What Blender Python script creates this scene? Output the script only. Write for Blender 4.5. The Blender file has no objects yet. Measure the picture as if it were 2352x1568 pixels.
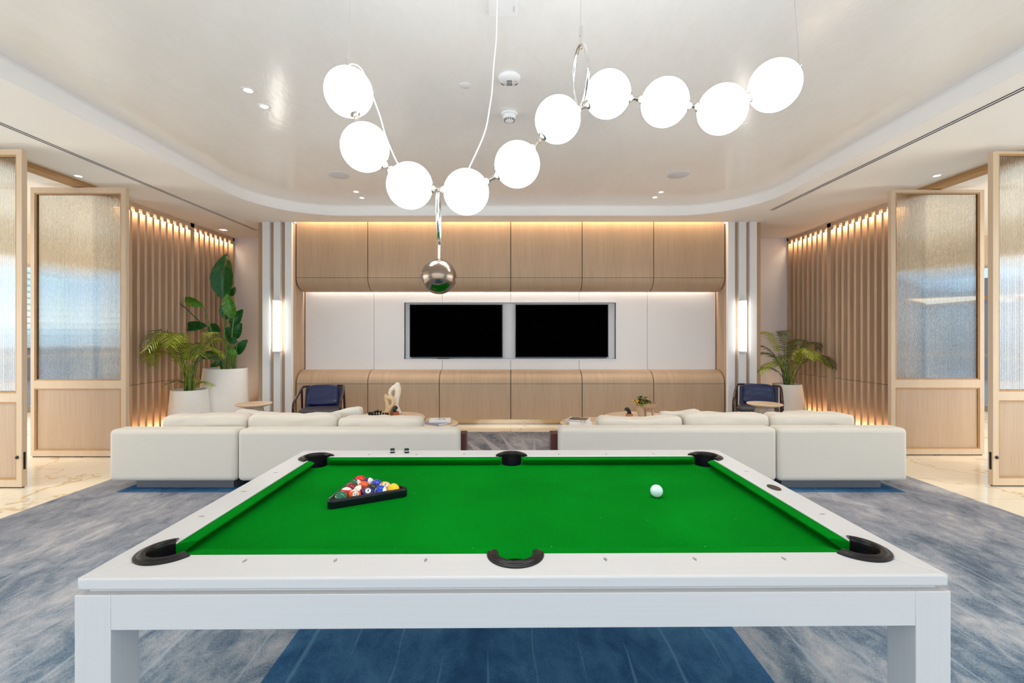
import bpy, bmesh, math, random
from mathutils import Vector, Matrix, noise as mnoise
random.seed(7)
S = bpy.context.scene
C = S.collection
PI = math.pi

# ---------------------------------------------------------------- camera
F = 1045.0                     # focal length in pixels of the 2352 px frame
CX, CY, CAMZ = 1173.0, 772.0, 1.5
cam_d = bpy.data.cameras.new('camera')
cam_d.sensor_width = 36.0
cam_d.lens = 36.0 * F / 2352.0
cam_d.shift_x = (1176.0 - CX) / 2352.0
cam_d.shift_y = -(784.0 - CY) / 2352.0
cam_d.clip_start = 0.02
cam = bpy.data.objects.new('camera', cam_d)
C.objects.link(cam)
cam.location = (0, 0, CAMZ)
cam.rotation_euler = (PI / 2, 0, 0)
S.camera = cam

def P(px, py, Y):
    return Vector(((px - CX) / F * Y, Y, CAMZ - (py - CY) / F * Y))
def PX(px, Y): return (px - CX) / F * Y
def PZ(py, Y): return CAMZ - (py - CY) / F * Y

# ---------------------------------------------------------------- world, exposure, daylight
S.view_settings.view_transform = 'Standard'
S.view_settings.look = 'None'
S.view_settings.exposure = 0.15
S.view_settings.gamma = 1.0
S.view_settings.use_curve_mapping = False
S.cycles.use_denoising = True
S.cycles.max_bounces = 10
S.cycles.diffuse_bounces = 5
S.cycles.glossy_bounces = 4
S.cycles.transmission_bounces = 8
S.cycles.transparent_max_bounces = 8
S.cycles.sample_clamp_indirect = 6.0
S.cycles.caustics_reflective = False
S.cycles.caustics_refractive = False

W = bpy.data.worlds.new('sky'); S.world = W
W.use_nodes = True
wt = W.node_tree
wt.nodes.clear()
wo = wt.nodes.new('ShaderNodeOutputWorld')
bg = wt.nodes.new('ShaderNodeBackground')
tc = wt.nodes.new('ShaderNodeTexCoord')
sx = wt.nodes.new('ShaderNodeSeparateXYZ')
wr = wt.nodes.new('ShaderNodeValToRGB')
mp = wt.nodes.new('ShaderNodeMapRange')
mp.inputs[1].default_value = -0.3; mp.inputs[2].default_value = 0.6
wt.links.new(tc.outputs['Generated'], sx.inputs[0])
wt.links.new(sx.outputs['Z'], mp.inputs[0])
wt.links.new(mp.outputs[0], wr.inputs[0])
wt.links.new(wr.outputs[0], bg.inputs[0])
wt.links.new(bg.outputs[0], wo.inputs[0])
els = wr.color_ramp.elements
els[0].position = 0.0; els[0].color = (0.20, 0.24, 0.28, 1)
els[1].position = 1.0; els[1].color = (0.88, 0.92, 1.0, 1)
for p_, c_ in ((0.29, (0.22, 0.33, 0.44, 1)), (0.335, (0.34, 0.50, 0.66, 1)), (0.36, (0.80, 0.90, 1.0, 1)), (0.42, (0.50, 0.72, 0.98, 1)), (0.47, (0.72, 0.86, 1.0, 1)), (0.54, (0.46, 0.68, 0.96, 1)), (0.60, (0.80, 0.88, 1.0, 1))):
    e = els.new(p_); e.color = c_
bg.inputs[1].default_value = 1.35

def area(name, loc, rot, sx_, sy_, power, col, spread=180):
    d = bpy.data.lights.new(name, 'AREA')
    d.shape = 'RECTANGLE'; d.size = sx_; d.size_y = sy_
    d.energy = power; d.color = col
    d.spread = math.radians(spread)
    o = bpy.data.objects.new(name, d); C.objects.link(o)
    o.location = loc; o.rotation_euler = rot
    return o
R90 = PI / 2
DAY = (1.0, 0.965, 0.92)
WARM = (1.0, 0.74, 0.48)
# daylight entering through the window wall behind the camera and the side lounges' windows
area('daylight_front', (0, -3.15, 1.75), (R90, 0, 0), 7.6, 2.9, 100, DAY)
area('daylight_left', (-9.3, 1.2, 1.75), (R90, 0, -R90), 8.0, 3.0, 250, (0.88, 0.94, 1.0))
area('daylight_right', (9.3, 1.2, 1.75), (R90, 0, R90), 8.0, 3.0, 250, (0.88, 0.94, 1.0))
# hidden LED strips: behind the soffit edge, under the upper panels, in the slat walls
area('led_soffit', (0, 7.64, 3.61), (math.radians(6), 0, 0), 7.2, 0.04, 46, (1.0, 0.74, 0.47))
area('led_panel', (0, 8.012, 2.40), (0, 0, 0), 7.1, 0.025, 34, (1.0, 0.80, 0.64))
for s in (-1, 1):
    area('led_slats_top', (s * 5.435, 7.55, 3.322), (0, 0, 0), 0.03, 2.44, 19, WARM)
    area('led_slats_foot', (s * 5.435, 7.55, 0.05), (PI, 0, 0), 0.03, 2.44, 20, WARM)

def spot(loc, power, deg, col=(1.0, 0.95, 0.89)):
    d = bpy.data.lights.new('downlight_or_fill', 'SPOT'); d.energy = power; d.color = col
    d.spot_size = math.radians(deg); d.spot_blend = 0.8; d.shadow_soft_size = 0.05
    o = bpy.data.objects.new('downlight_or_fill', d); C.objects.link(o); o.location = loc
for x_, y_ in ((-2.2, 3.81), (-2.21, 4.08), (-2.2, 6.48), (-2.22, 6.77), (2.14, 6.5), (2.1, 6.75), (2.14, 3.9), (2.14, 4.1)):
    spot((x_, y_, 3.56), 45, 100)
for s in (-1, 1):                  # recessed downlights washing the marble warm; the farthest added to brighten the lounges
    for yy in (3.4, 5.41, 7.2, 9.2, 11.0):
        spot((s * 6.9, yy, 3.39), 125, 150, (1.0, 0.84, 0.62))


# ---------------------------------------------------------------- helpers
ORG = {}
class MB:
    def __init__(self):
        self.v = []; self.f = []; self.mi = []
    def add(self, vs, fs, mi=0):
        b = len(self.v)
        self.v += [Vector(x) for x in vs]
        for f in fs:
            self.f.append(tuple(b + i for i in f)); self.mi.append(mi)
        return self
    def box(self, x0, x1, y0, y1, z0, z1, mi=0):
        vs = [(x0, y0, z0), (x1, y0, z0), (x1, y1, z0), (x0, y1, z0), (x0, y0, z1), (x1, y0, z1), (x1, y1, z1), (x0, y1, z1)]
        fs = [(0, 3, 2, 1), (4, 5, 6, 7), (0, 1, 5, 4), (1, 2, 6, 5), (2, 3, 7, 6), (3, 0, 4, 7)]
        return self.add(vs, fs, mi)
    def prism(self, poly, z0, z1, mi=0):
        n = len(poly)
        vs = [(p[0], p[1], z0) for p in poly] + [(p[0], p[1], z1) for p in poly]
        fs = [tuple(range(n - 1, -1, -1)), tuple(range(n, 2 * n))] + [(i, (i + 1) % n, n + (i + 1) % n, n + i) for i in range(n)]
        return self.add(vs, fs, mi)
    def lathe(self, prof, cx=0, cy=0, cz=0, n=40, cap=True, mi=0, sx=1, sy=1, shear=None):
        vs = []; fs = []
        for r, z in prof:
            ox, oy = shear(z) if shear else (0, 0)
            for i in range(n):
                a = 2 * PI * i / n
                vs.append((cx + ox + r * sx * math.cos(a), cy + oy + r * sy * math.sin(a), cz + z))
        m = len(prof)
        for j in range(m - 1):
            for i in range(n):
                fs.append((j * n + i, j * n + (i + 1) % n, (j + 1) * n + (i + 1) % n, (j + 1) * n + i))
        if cap:
            fs.append(tuple(range(n - 1, -1, -1)))
            fs.append(tuple((m - 1) * n + i for i in range(n)))
        return self.add(vs, fs, mi)
    def sphere(self, c, r, nu=32, nv=20, mi=0):
        prof = []
        vs = [(c[0], c[1], c[2] - r)]
        for j in range(1, nv):
            t = -PI / 2 + PI * j / nv
            for i in range(nu):
                a = 2 * PI * i / nu
                vs.append((c[0] + r * math.cos(t) * math.cos(a), c[1] + r * math.cos(t) * math.sin(a), c[2] + r * math.sin(t)))
        vs.append((c[0], c[1], c[2] + r))
        fs = []
        for i in range(nu):
            fs.append((0, 1 + (i + 1) % nu, 1 + i))
            fs.append((len(vs) - 1, 1 + (nv - 2) * nu + i, 1 + (nv - 2) * nu + (i + 1) % nu))
        for j in range(nv - 2):
            for i in range(nu):
                a, b = 1 + j * nu + i, 1 + j * nu + (i + 1) % nu
                fs.append((a, b, b + nu, a + nu))
        return self.add(vs, fs, mi)
    def tube(self, pts, rad, n=12, closed=False, cap=True, mi=0, flat=None):
        pts = [Vector(p) for p in pts]
        m = len(pts)
        rad = rad if isinstance(rad, (list, tuple)) else [rad] * m
        vs = []; fs = []
        prev = None
        for k in range(m):
            if closed:
                t = (pts[(k + 1) % m] - pts[k - 1])
            else:
                t = pts[min(k + 1, m - 1)] - pts[max(k - 1, 0)]
            t.normalize()
            if prev is None:
                u = t.orthogonal().normalized() if flat is None else (Vector(flat) - t * t.dot(Vector(flat))).normalized()
            else:
                u = (prev - t * t.dot(prev)).normalized()
            prev = u
            w = t.cross(u)
            r = rad[k]
            ra, rb = (r if isinstance(r, tuple) else (r, r))
            for i in range(n):
                a = 2 * PI * i / n
                vs.append(pts[k] + u * ra * math.cos(a) + w * rb * math.sin(a))
        for k in range(m if closed else m - 1):
            k2 = (k + 1) % m
            for i in range(n):
                fs.append((k * n + i, k * n + (i + 1) % n, k2 * n + (i + 1) % n, k2 * n + i))
        if cap and not closed:
            fs.append(tuple(range(n - 1, -1, -1)))
            fs.append(tuple((m - 1) * n + i for i in range(n)))
        return self.add(vs, fs, mi)

def link(name, me, mat, parent=None, smooth=None, bevel=0, seg=3, local=False):
    o = bpy.data.objects.new(name, me)
    C.objects.link(o)
    mats = mat if isinstance(mat, (list, tuple)) else [mat]
    for m in mats: me.materials.append(m)
    if parent is not None:
        o.parent = parent
        ORG[o] = Vector((0, 0, 0)) if local else ORG.get(parent, Vector((0, 0, 0)))
    else:
        ORG[o] = Vector((0, 0, 0))
    if bevel:
        b = o.modifiers.new('bevel', 'BEVEL'); b.width = bevel; b.segments = seg; b.limit_method = 'ANGLE'
        b.angle_limit = math.radians(40); b.harden_normals = False
        smooth = smooth or 35
    if smooth:
        me.polygons.foreach_set('use_smooth', [True] * len(me.polygons))
        try: me.set_sharp_from_angle(angle=math.radians(smooth))
        except Exception: pass
    return o

def obj(name, mb, mat, parent=None, smooth=None, bevel=0, seg=3, local=False, recalc=False):
    """mesh given in world coordinates (or the thing's own, local=True) -> ONE object"""
    org = Vector((0, 0, 0))
    if parent is not None and not local: org = ORG.get(parent, Vector((0, 0, 0)))
    me = bpy.data.meshes.new(name)
    me.from_pydata([tuple(v - org) for v in mb.v], [], mb.f)
    if any(mb.mi): me.polygons.foreach_set('material_index', mb.mi)
    if recalc:
        bm = bmesh.new(); bm.from_mesh(me); bmesh.ops.recalc_face_normals(bm, faces=bm.faces); bm.to_mesh(me); bm.free()
    me.update()
    return link(name, me, mat, parent, smooth, bevel, seg, local)

def tag(o, label, cat, group=None):
    o['label'] = label; o['category'] = cat
    if group: o['group'] = group
    return o
def thing(name, label, cat, loc=(0, 0, 0), rotz=0, group=None):
    o = bpy.data.objects.new(name, None); C.objects.link(o)
    o.empty_display_size = 0.1
    o.location = loc; o.rotation_euler = (0, 0, rotz)
    ORG[o] = Vector(loc)
    return tag(o, label, cat, group)
def solo(name, mb, mat, label, cat, loc, group=None, **kw):
    """a one-mesh thing whose origin is at loc"""
    me = bpy.data.meshes.new(name)
    L = Vector(loc)
    me.from_pydata([tuple(v - L) for v in mb.v], [], mb.f)
    if any(mb.mi): me.polygons.foreach_set('material_index', mb.mi)
    me.update()
    o = link(name, me, mat, None, kw.get('smooth'), kw.get('bevel', 0), kw.get('seg', 3))
    o.location = L; ORG[o] = L
    return tag(o, label, cat, group)
def struct(name, mb, mat, parent=None, **kw):
    o = obj(name, mb, mat, parent, **kw)
    if parent is None: o['kind'] = 'structure'
    return o
def dup(root, loc, rotz, label, group=None):
    r = root.copy(); C.objects.link(r); r.location = loc; r.rotation_euler = (0, 0, rotz); r['label'] = label
    if group: r['group'] = group
    for ch in list(root.children):
        c = ch.copy(); C.objects.link(c); c.parent = r
        for g in ch.children:
            d = g.copy(); C.objects.link(d); d.parent = c
    return r
def cut(o, cutters):
    """subtract the cutter meshes (MB, same space as o) from o and keep the result as o's mesh"""
    tmp = []
    for mb in cutters:
        me = bpy.data.meshes.new('cutter'); me.from_pydata([tuple(v) for v in mb.v], [], mb.f); me.update()
        c = bpy.data.objects.new('cutter', me); C.objects.link(c)
        c.matrix_world = Matrix.Identity(4)
        tmp.append(c)
    par = o.parent; o.parent = None
    save = o.matrix_basis.copy(); o.matrix_basis = Matrix.Identity(4)
    mods = list(o.modifiers)
    for m in mods: m.show_viewport = False
    bms = []
    for c in tmp:
        b = o.modifiers.new('cut', 'BOOLEAN'); b.operation = 'DIFFERENCE'; b.solver = 'EXACT'; b.object = c
        bms.append(b)
    bpy.context.view_layer.update()
    dg = bpy.context.evaluated_depsgraph_get()
    me = bpy.data.meshes.new_from_object(o.evaluated_get(dg))
    for b in bms: o.modifiers.remove(b)
    for m in mods: m.show_viewport = True
    o.data = me
    o.parent = par; o.matrix_basis = save
    for c in tmp: bpy.data.objects.remove(c)
    return o

def text_mesh(txt, size, extrude=0.0005, align='CENTER', bold=0.0):
    cu = bpy.data.curves.new('lettering', 'FONT')
    cu.body = txt; cu.size = size; cu.extrude = extrude; cu.align_x = align; cu.align_y = 'CENTER'; cu.offset = bold
    cu.resolution_u = 3
    o = bpy.data.objects.new('lettering', cu); C.objects.link(o)
    bpy.context.view_layer.update()
    me = bpy.data.meshes.new_from_object(o.evaluated_get(bpy.context.evaluated_depsgraph_get()))
    bpy.data.objects.remove(o); bpy.data.curves.remove(cu)
    return me

# ---------------------------------------------------------------- materials
def srgb(r, g, b):
    f = lambda c: (c / 255 / 12.92) if c / 255 <= 0.04045 else ((c / 255 + 0.055) / 1.055) ** 2.4
    return (f(r), f(g), f(b), 1)
class NT:
    def __init__(self, name):
        self.m = bpy.data.materials.new(name); self.m.use_nodes = True
        self.t = self.m.node_tree; self.b = self.t.nodes['Principled BSDF']
    def n(self, typ, **kw):
        x = self.t.nodes.new(typ)
        for k, v in kw.items(): setattr(x, k, v)
        return x
    def l(self, a, b): self.t.links.new(a, b)
    def val(self, sock, v):
        if hasattr(v, 'node'): self.l(v, sock)
        else: sock.default_value = v
    def math(self, op, a, b=0.0, c=0.0):
        x = self.n('ShaderNodeMath', operation=op)
        for i, v in enumerate((a, b, c)): self.val(x.inputs[i], v)
        return x.outputs[0]
    def coord(self, scale=(1, 1, 1), loc=(0, 0, 0), kind='Object'):
        c = self.n('ShaderNodeTexCoord'); m = self.n('ShaderNodeMapping')
        m.inputs['Scale'].default_value = scale; m.inputs['Location'].default_value = loc
        self.l(c.outputs[kind], m.inputs[0]); return m.outputs[0]
    def noise(self, vec, scale, detail=3, rough=0.5, dist=0.0):
        x = self.n('ShaderNodeTexNoise'); self.l(vec, x.inputs['Vector'])
        x.inputs['Scale'].default_value = scale; x.inputs['Detail'].default_value = detail
        x.inputs['Roughness'].default_value = rough; x.inputs['Distortion'].default_value = dist
        return x.outputs['Fac']
    def ramp(self, fac, stops, interp='LINEAR'):
        x = self.n('ShaderNodeValToRGB'); self.l(fac, x.inputs[0]); e = x.color_ramp.elements
        x.color_ramp.interpolation = interp
        e[0].position, e[0].color = stops[0][0], stops[0][1]
        e[1].position, e[1].color = stops[-1][0], stops[-1][1]
        for p, c in stops[1:-1]:
            k = e.new(p); k.color = c
        return x.outputs[0]
    def mix(self, fac, a, b, mode='MIX'):
        x = self.n('ShaderNodeMix', data_type='RGBA', blend_type=mode)
        self.val(x.inputs[0], fac); self.val(x.inputs[6], a); self.val(x.inputs[7], b)
        return x.outputs[2]
    def bump(self, h, strength=0.2, dist=0.01):
        x = self.n('ShaderNodeBump'); x.inputs['Strength'].default_value = strength; x.inputs['Distance'].default_value = dist
        self.l(h, x.inputs['Height']); self.l(x.outputs[0], self.b.inputs['Normal'])
    def set(self, col=None, rough=0.5, metal=0.0, spec=0.5, **kw):
        if col is not None: self.val(self.b.inputs['Base Color'], col)
        self.val(self.b.inputs['Roughness'], rough); self.b.inputs['Metallic'].default_value = metal
        self.b.inputs['Specular IOR Level'].default_value = spec
        for k, v in kw.items(): self.val(self.b.inputs[k.replace('_', ' ')], v)
        return self.m
G = lambda v: (v, v, v, 1)
def plain(name, col, rough=0.5, metal=0.0, spec=0.5, vary=0.06, scale=30, bump=0.0, **kw):
    t = NT(name)
    n = t.noise(t.coord(), scale, 3)
    c0 = tuple(min(1, c * (1 - vary)) for c in col[:3]) + (1,); c1 = tuple(min(1, c * (1 + vary)) for c in col[:3]) + (1,)
    c = t.ramp(n, [(0.3, c0), (0.7, c1)])
    if bump: t.bump(n, bump, 0.005)
    return t.set(c, rough, metal, spec, **kw)
def wood(name, c0, c1, rough=0.5, along='z', scale=1.0, bump=0.06):
    t = NT(name)
    s = {'zy': (160, 2.2, 2.2), 'z': (160, 160, 2.2), 'x': (2.2, 160, 160), 'y': (160, 2.2, 160)}[along]
    a = t.noise(t.coord(tuple(k * scale for k in s)), 1.0, 3, 0.6)
    s2 = {'zy': (9, .5, .5), 'z': (9, 9, .5), 'x': (.5, 9, 9), 'y': (9, .5, 9)}[along]
    b = t.noise(t.coord(s2), 1.0, 2)
    f = t.math('ADD', t.math('MULTIPLY', a, 0.72), t.math('MULTIPLY', b, 0.28))
    c = t.ramp(f, [(0.36, c0), (0.64, c1)])
    t.bump(a, bump, 0.002)
    return t.set(c, rough)
def emit(name, col, strength):
    t = NT(name)
    t.b.inputs['Emission Color'].default_value = col; t.b.inputs['Emission Strength'].default_value = strength
    return t.set((0.9, 0.9, 0.9, 1), 0.4)

M = {}
M['oak'] = wood('oak_veneer', srgb(180, 153, 126), srgb(197, 170, 143), 0.5)
M['oak_panel'] = wood('oak_wall_panel', srgb(172, 147, 121), srgb(188, 163, 137), 0.5, 'zy')
M['oak_pale'] = wood('pale_oak', srgb(204, 180, 152), srgb(218, 196, 168), 0.5)
M['oak_slat'] = wood('oak_slats', srgb(196, 170, 143), srgb(220, 194, 167), 0.5)
M['oak_beam'] = wood('oak_beam', srgb(172, 130, 84), srgb(196, 154, 104), 0.5, 'y')
M['white'] = plain('white_paint', srgb(238, 238, 240), 0.45, vary=0.01)
M['daylit_white'] = plain('daylit_white_paint', srgb(238, 242, 252), 0.5, vary=0.01)  # bluish daylight of the recess put into the paint colour
M['white_slat'] = plain('white_lacquer', srgb(240, 242, 246), 0.35, vary=0.01)
M['textile'] = plain('woven_wall_textile', srgb(232, 230, 230), 0.8, vary=0.035, scale=220, bump=0.1)
M['table'] = wood('whitewashed_table', srgb(216, 214, 212), srgb(219, 217, 215), 0.38, 'x', 1.0, 0.01)
M['table_y'] = wood('whitewashed_table_side', srgb(216, 214, 212), srgb(219, 217, 215), 0.38, 'y', 1.0, 0.01)
M['table_z'] = wood('whitewashed_table_leg', srgb(216, 214, 212), srgb(219, 217, 215), 0.38, 'z', 1.0, 0.01)
M['seam'] = plain('dark_gap', srgb(92, 74, 56), 0.8)
M['black'] = plain('black_plastic', (0.012, 0.012, 0.014, 1), 0.3)
M['leather_black'] = plain('black_leather', (0.012, 0.010, 0.010, 1), 0.22, spec=0.22, scale=400, bump=0.12)
M['liner'] = plain('pocket_liner', (0.008, 0.009, 0.014, 1), 0.3)
M['rack'] = plain('rack_black', (0.006, 0.007, 0.010, 1), 0.2, spec=0.3)
M['steel'] = plain('brushed_steel', srgb(196, 186, 176), 0.24, 1.0, vary=0.04)
M['chrome'] = plain('chrome', srgb(222, 220, 216), 0.12, 1.0, vary=0.02)
M['brass'] = plain('toe_kick_metal', srgb(214, 196, 170), 0.12, 1.0, vary=0.03)
M['alu'] = plain('aluminium', srgb(150, 152, 156), 0.4, 0.6, vary=0.02)
M['sight'] = plain('grey_inlay', srgb(150, 150, 150), 0.35)
M['grey_frame'] = plain('niche_frame', srgb(226, 226, 229), 0.4)
M['niche'] = plain('niche_textile', srgb(236, 237, 240), 0.8, vary=0.04, scale=200)
M['sofa'] = plain('sofa_linen', srgb(209, 202, 190), 0.9, vary=0.045, scale=260, bump=0.25, Sheen_Weight=0.2)
M['cushion'] = plain('cushion_linen', srgb(212, 203, 189), 0.9, vary=0.04, scale=240, bump=0.25, Sheen_Weight=0.2)
M['pillow'] = plain('pillow_linen', srgb(214, 208, 198), 0.9, vary=0.05, scale=300, bump=0.25)
M['plinth'] = plain('sofa_plinth', srgb(120, 118, 120), 0.4, 0.5)
M['darkwood'] = wood('dark_walnut', srgb(72, 36, 28), srgb(100, 54, 44), 0.35)
M['tubewood'] = plain('dark_bronze_tube', srgb(62, 36, 30), 0.22, vary=0.1)
M['navy'] = plain('navy_leather', srgb(16, 32, 80), 0.34, vary=0.12, scale=60, bump=0.1)
M['navy_seat'] = plain('charcoal_leather', srgb(66, 62, 72), 0.4, vary=0.1, scale=60, bump=0.1)
M['tabletop'] = wood('stone_veneer', srgb(214, 184, 150), srgb(236, 212, 182), 0.4, 'x', 0.25)
M['rimstone'] = plain('fluted_rim', srgb(206, 192, 174), 0.7, vary=0.18, scale=40, bump=0.4)
M['stone'] = plain('rough_stone', srgb(186, 172, 156), 0.8, vary=0.25, scale=34, bump=0.8)
M['ceramic'] = plain('white_planter', srgb(250, 248, 245), 0.5, vary=0.015, scale=8)
M['soil'] = plain('potting_soil', srgb(62, 46, 34), 0.95, vary=0.4, scale=60, bump=1)
M['clay'] = plain('taupe_ceramic', srgb(186, 160, 132), 0.6, vary=0.08, scale=20)
M['sculpt_w'] = plain('white_sculpture', srgb(238, 224, 206), 0.6, vary=0.05, scale=14, bump=0.2)
M['sculpt_b'] = wood('beige_sculpture', srgb(206, 170, 120), srgb(232, 204, 160), 0.6)
M['boxwood'] = wood('red_brown_wood', srgb(120, 58, 28), srgb(168, 92, 48), 0.35, 'x')
M['boxwood2'] = wood('orange_wood', srgb(176, 112, 64), srgb(206, 144, 92), 0.4, 'x')
M['paper'] = plain('book_pages', srgb(226, 226, 230), 0.7)
M['book_white'] = plain('white_cover', srgb(244, 242, 240), 0.4, vary=0.01)
M['book_grey'] = plain('grey_blue_cover', srgb(150, 152, 178), 0.5)
M['ink'] = plain('print_ink', (0.04, 0.04, 0.045, 1), 0.6)
M['ink_grey'] = plain('grey_print', srgb(130, 130, 132), 0.6)
M['ink_red'] = plain('pale_red_print', srgb(222, 150, 134), 0.6)
M['plastic'] = plain('white_plastic', srgb(240, 240, 242), 0.4, vary=0.01)
M['plastic_grey'] = plain('grille_plastic', srgb(214, 216, 222), 0.5, vary=0.02)
M['mirror'] = plain('lens', srgb(190, 195, 200), 0.1, 0.9)
M['slot'] = plain('slot_black', (0.012, 0.009, 0.007, 1), 0.8)
M['chalk_side'] = plain('chalk_label', srgb(30, 24, 22), 0.5)
M['chalk_top'] = plain('green_chalk', srgb(36, 62, 48), 0.95)
M['bark'] = plain('stem_green', srgb(96, 128, 52), 0.5, vary=0.25, scale=20)
M['tv'] = plain('tv_screen', (0.0006, 0.0006, 0.0006, 1), 0.6, spec=0.0)
M['tv_bezel'] = plain('tv_bezel', (0.02, 0.022, 0.025, 1), 0.3)
M['globe'] = emit('opal_globe', (0.98, 0.985, 1.0, 1), 11.5)
M['sconce'] = emit('sconce_diffuser', (1.0, 0.93, 0.83, 1), 6.5)
M['downlight'] = emit('downlight_lens', (1.0, 0.93, 0.82, 1), 2.5)
M['led'] = emit('led_dot', (1.0, 0.75, 0.45, 1), 3.5)
M['concrete'] = plain('terrace_paving', srgb(120, 128, 138), 0.8, vary=0.15, scale=3)
M['lounge_wall'] = plain('lounge_wall', srgb(244, 236, 226), 0.7, vary=0.03)
M['grey_wall'] = plain('grey_joinery', srgb(124, 128, 138), 0.6, vary=0.05)

def mk_leaf(name, c0, c1, rough=0.35, trans=0.15):
    t = NT(name)
    n = t.noise(t.coord((6, 6, 6)), 3.0, 3)
    c = t.ramp(n, [(0.3, c0), (0.7, c1)])
    m = t.set(c, rough, 0, 0.5)
    return m
M['palm'] = mk_leaf('palm_leaf', srgb(84, 120, 18), srgb(184, 194, 48))
M['palm_dark'] = mk_leaf('palm_leaf_dark', srgb(34, 58, 20), srgb(92, 112, 40))
M['strelitzia'] = mk_leaf('broad_leaf', srgb(10, 68, 28), srgb(26, 102, 38), 0.28)
M['strelitzia_l'] = mk_leaf('broad_leaf_fresh', srgb(48, 110, 26), srgb(92, 150, 44), 0.3)
M['vine_g'] = mk_leaf('vine_green', srgb(40, 66, 20), srgb(110, 126, 40))
M['vine_y'] = mk_leaf('vine_yellow', srgb(188, 132, 34), srgb(216, 176, 70))

def mk_cloth():
    t = NT('green_felt')
    co = t.coord()
    n = t.noise(co, 260, 2)
    n2 = t.noise(co, 2.5, 3)
    f = t.math('ADD', t.math('MULTIPLY', n, 0.55), t.math('MULTIPLY', n2, 0.45))
    c = t.ramp(f, [(0.35, (0.0, 0.165, 0.007, 1)), (0.65, (0.0, 0.25, 0.013, 1))])
    v = t.n('ShaderNodeTexVoronoi', feature='F1'); t.l(co, v.inputs['Vector']); v.inputs['Scale'].default_value = 22
    v.inputs['Randomness'].default_value = 1.0
    dot = t.math('LESS_THAN', v.outputs['Distance'], 0.055)
    sx_ = t.n('ShaderNodeSeparateColor'); t.l(v.outputs['Color'], sx_.inputs[0])
    dot = t.math('MULTIPLY', dot, t.math('GREATER_THAN', sx_.outputs[0], 0.72))
    c = t.mix(t.math('MULTIPLY', dot, 0.5), c, (0.35, 0.6, 0.4, 1))
    t.bump(n, 0.15, 0.002)
    return t.set(c, 0.95, 0, 0.03)
M['felt'] = mk_cloth()

def mk_plaster():
    t = NT('polished_plaster')
    a = t.noise(t.coord((1.2, 0.6, 1)), 1.3, 6, 0.65, 0.8)
    b = t.noise(t.coord((14, 5, 1)), 1.0, 4, 0.6, 1.2)
    f = t.math('ADD', t.math('MULTIPLY', a, 0.6), t.math('MULTIPLY', b, 0.4))
    c = t.ramp(f, [(0.3, srgb(243, 241, 239)), (0.7, srgb(251, 250, 250))])
    t.bump(b, 0.2, 0.006)
    return t.set(c, 0.13, 0, 0.38)
M['plaster'] = mk_plaster()
M['ceil'] = plain('ceiling_paint', srgb(250, 249, 248), 0.6, vary=0.01, scale=3)

def mk_marble():
    t = NT('cream_marble')
    co = t.coord((1, 1, 1))
    w = t.n('ShaderNodeTexWave', wave_type='BANDS', bands_direction='DIAGONAL'); t.l(co, w.inputs['Vector'])
    w.inputs['Scale'].default_value = 0.5; w.inputs['Distortion'].default_value = 16; w.inputs['Detail'].default_value = 5
    w.inputs['Detail Scale'].default_value = 1.1; w.inputs['Detail Roughness'].default_value = 0.62
    c = t.ramp(w.outputs['Fac'], [(0.0, srgb(214, 184, 138)), (0.008, srgb(230, 210, 174)), (0.03, srgb(243, 232, 211)), (1.0, srgb(247, 236, 214))])
    n = t.noise(co, 1.4, 4)
    c = t.mix(t.math('MULTIPLY', n, 0.35), c, srgb(236, 216, 184))
    br = t.n('ShaderNodeTexBrick'); t.l(co, br.inputs['Vector'])
    br.offset = 0.0; br.inputs['Scale'].default_value = 1.0; br.inputs['Brick Width'].default_value = 1.2; br.inputs['Row Height'].default_value = 0.6
    br.inputs['Mortar Size'].default_value = 0.0025; br.inputs['Mortar Smooth'].default_value = 0
    br.inputs['Color1'].default_value = G(0); br.inputs['Color2'].default_value = G(0); br.inputs['Mortar'].default_value = G(1)
    c = t.mix(t.math('MULTIPLY', br.outputs['Fac'], 0.5), c, srgb(150, 122, 88))
    return t.set(c, 0.16, 0, 0.5)
M['marble'] = mk_marble()

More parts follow.
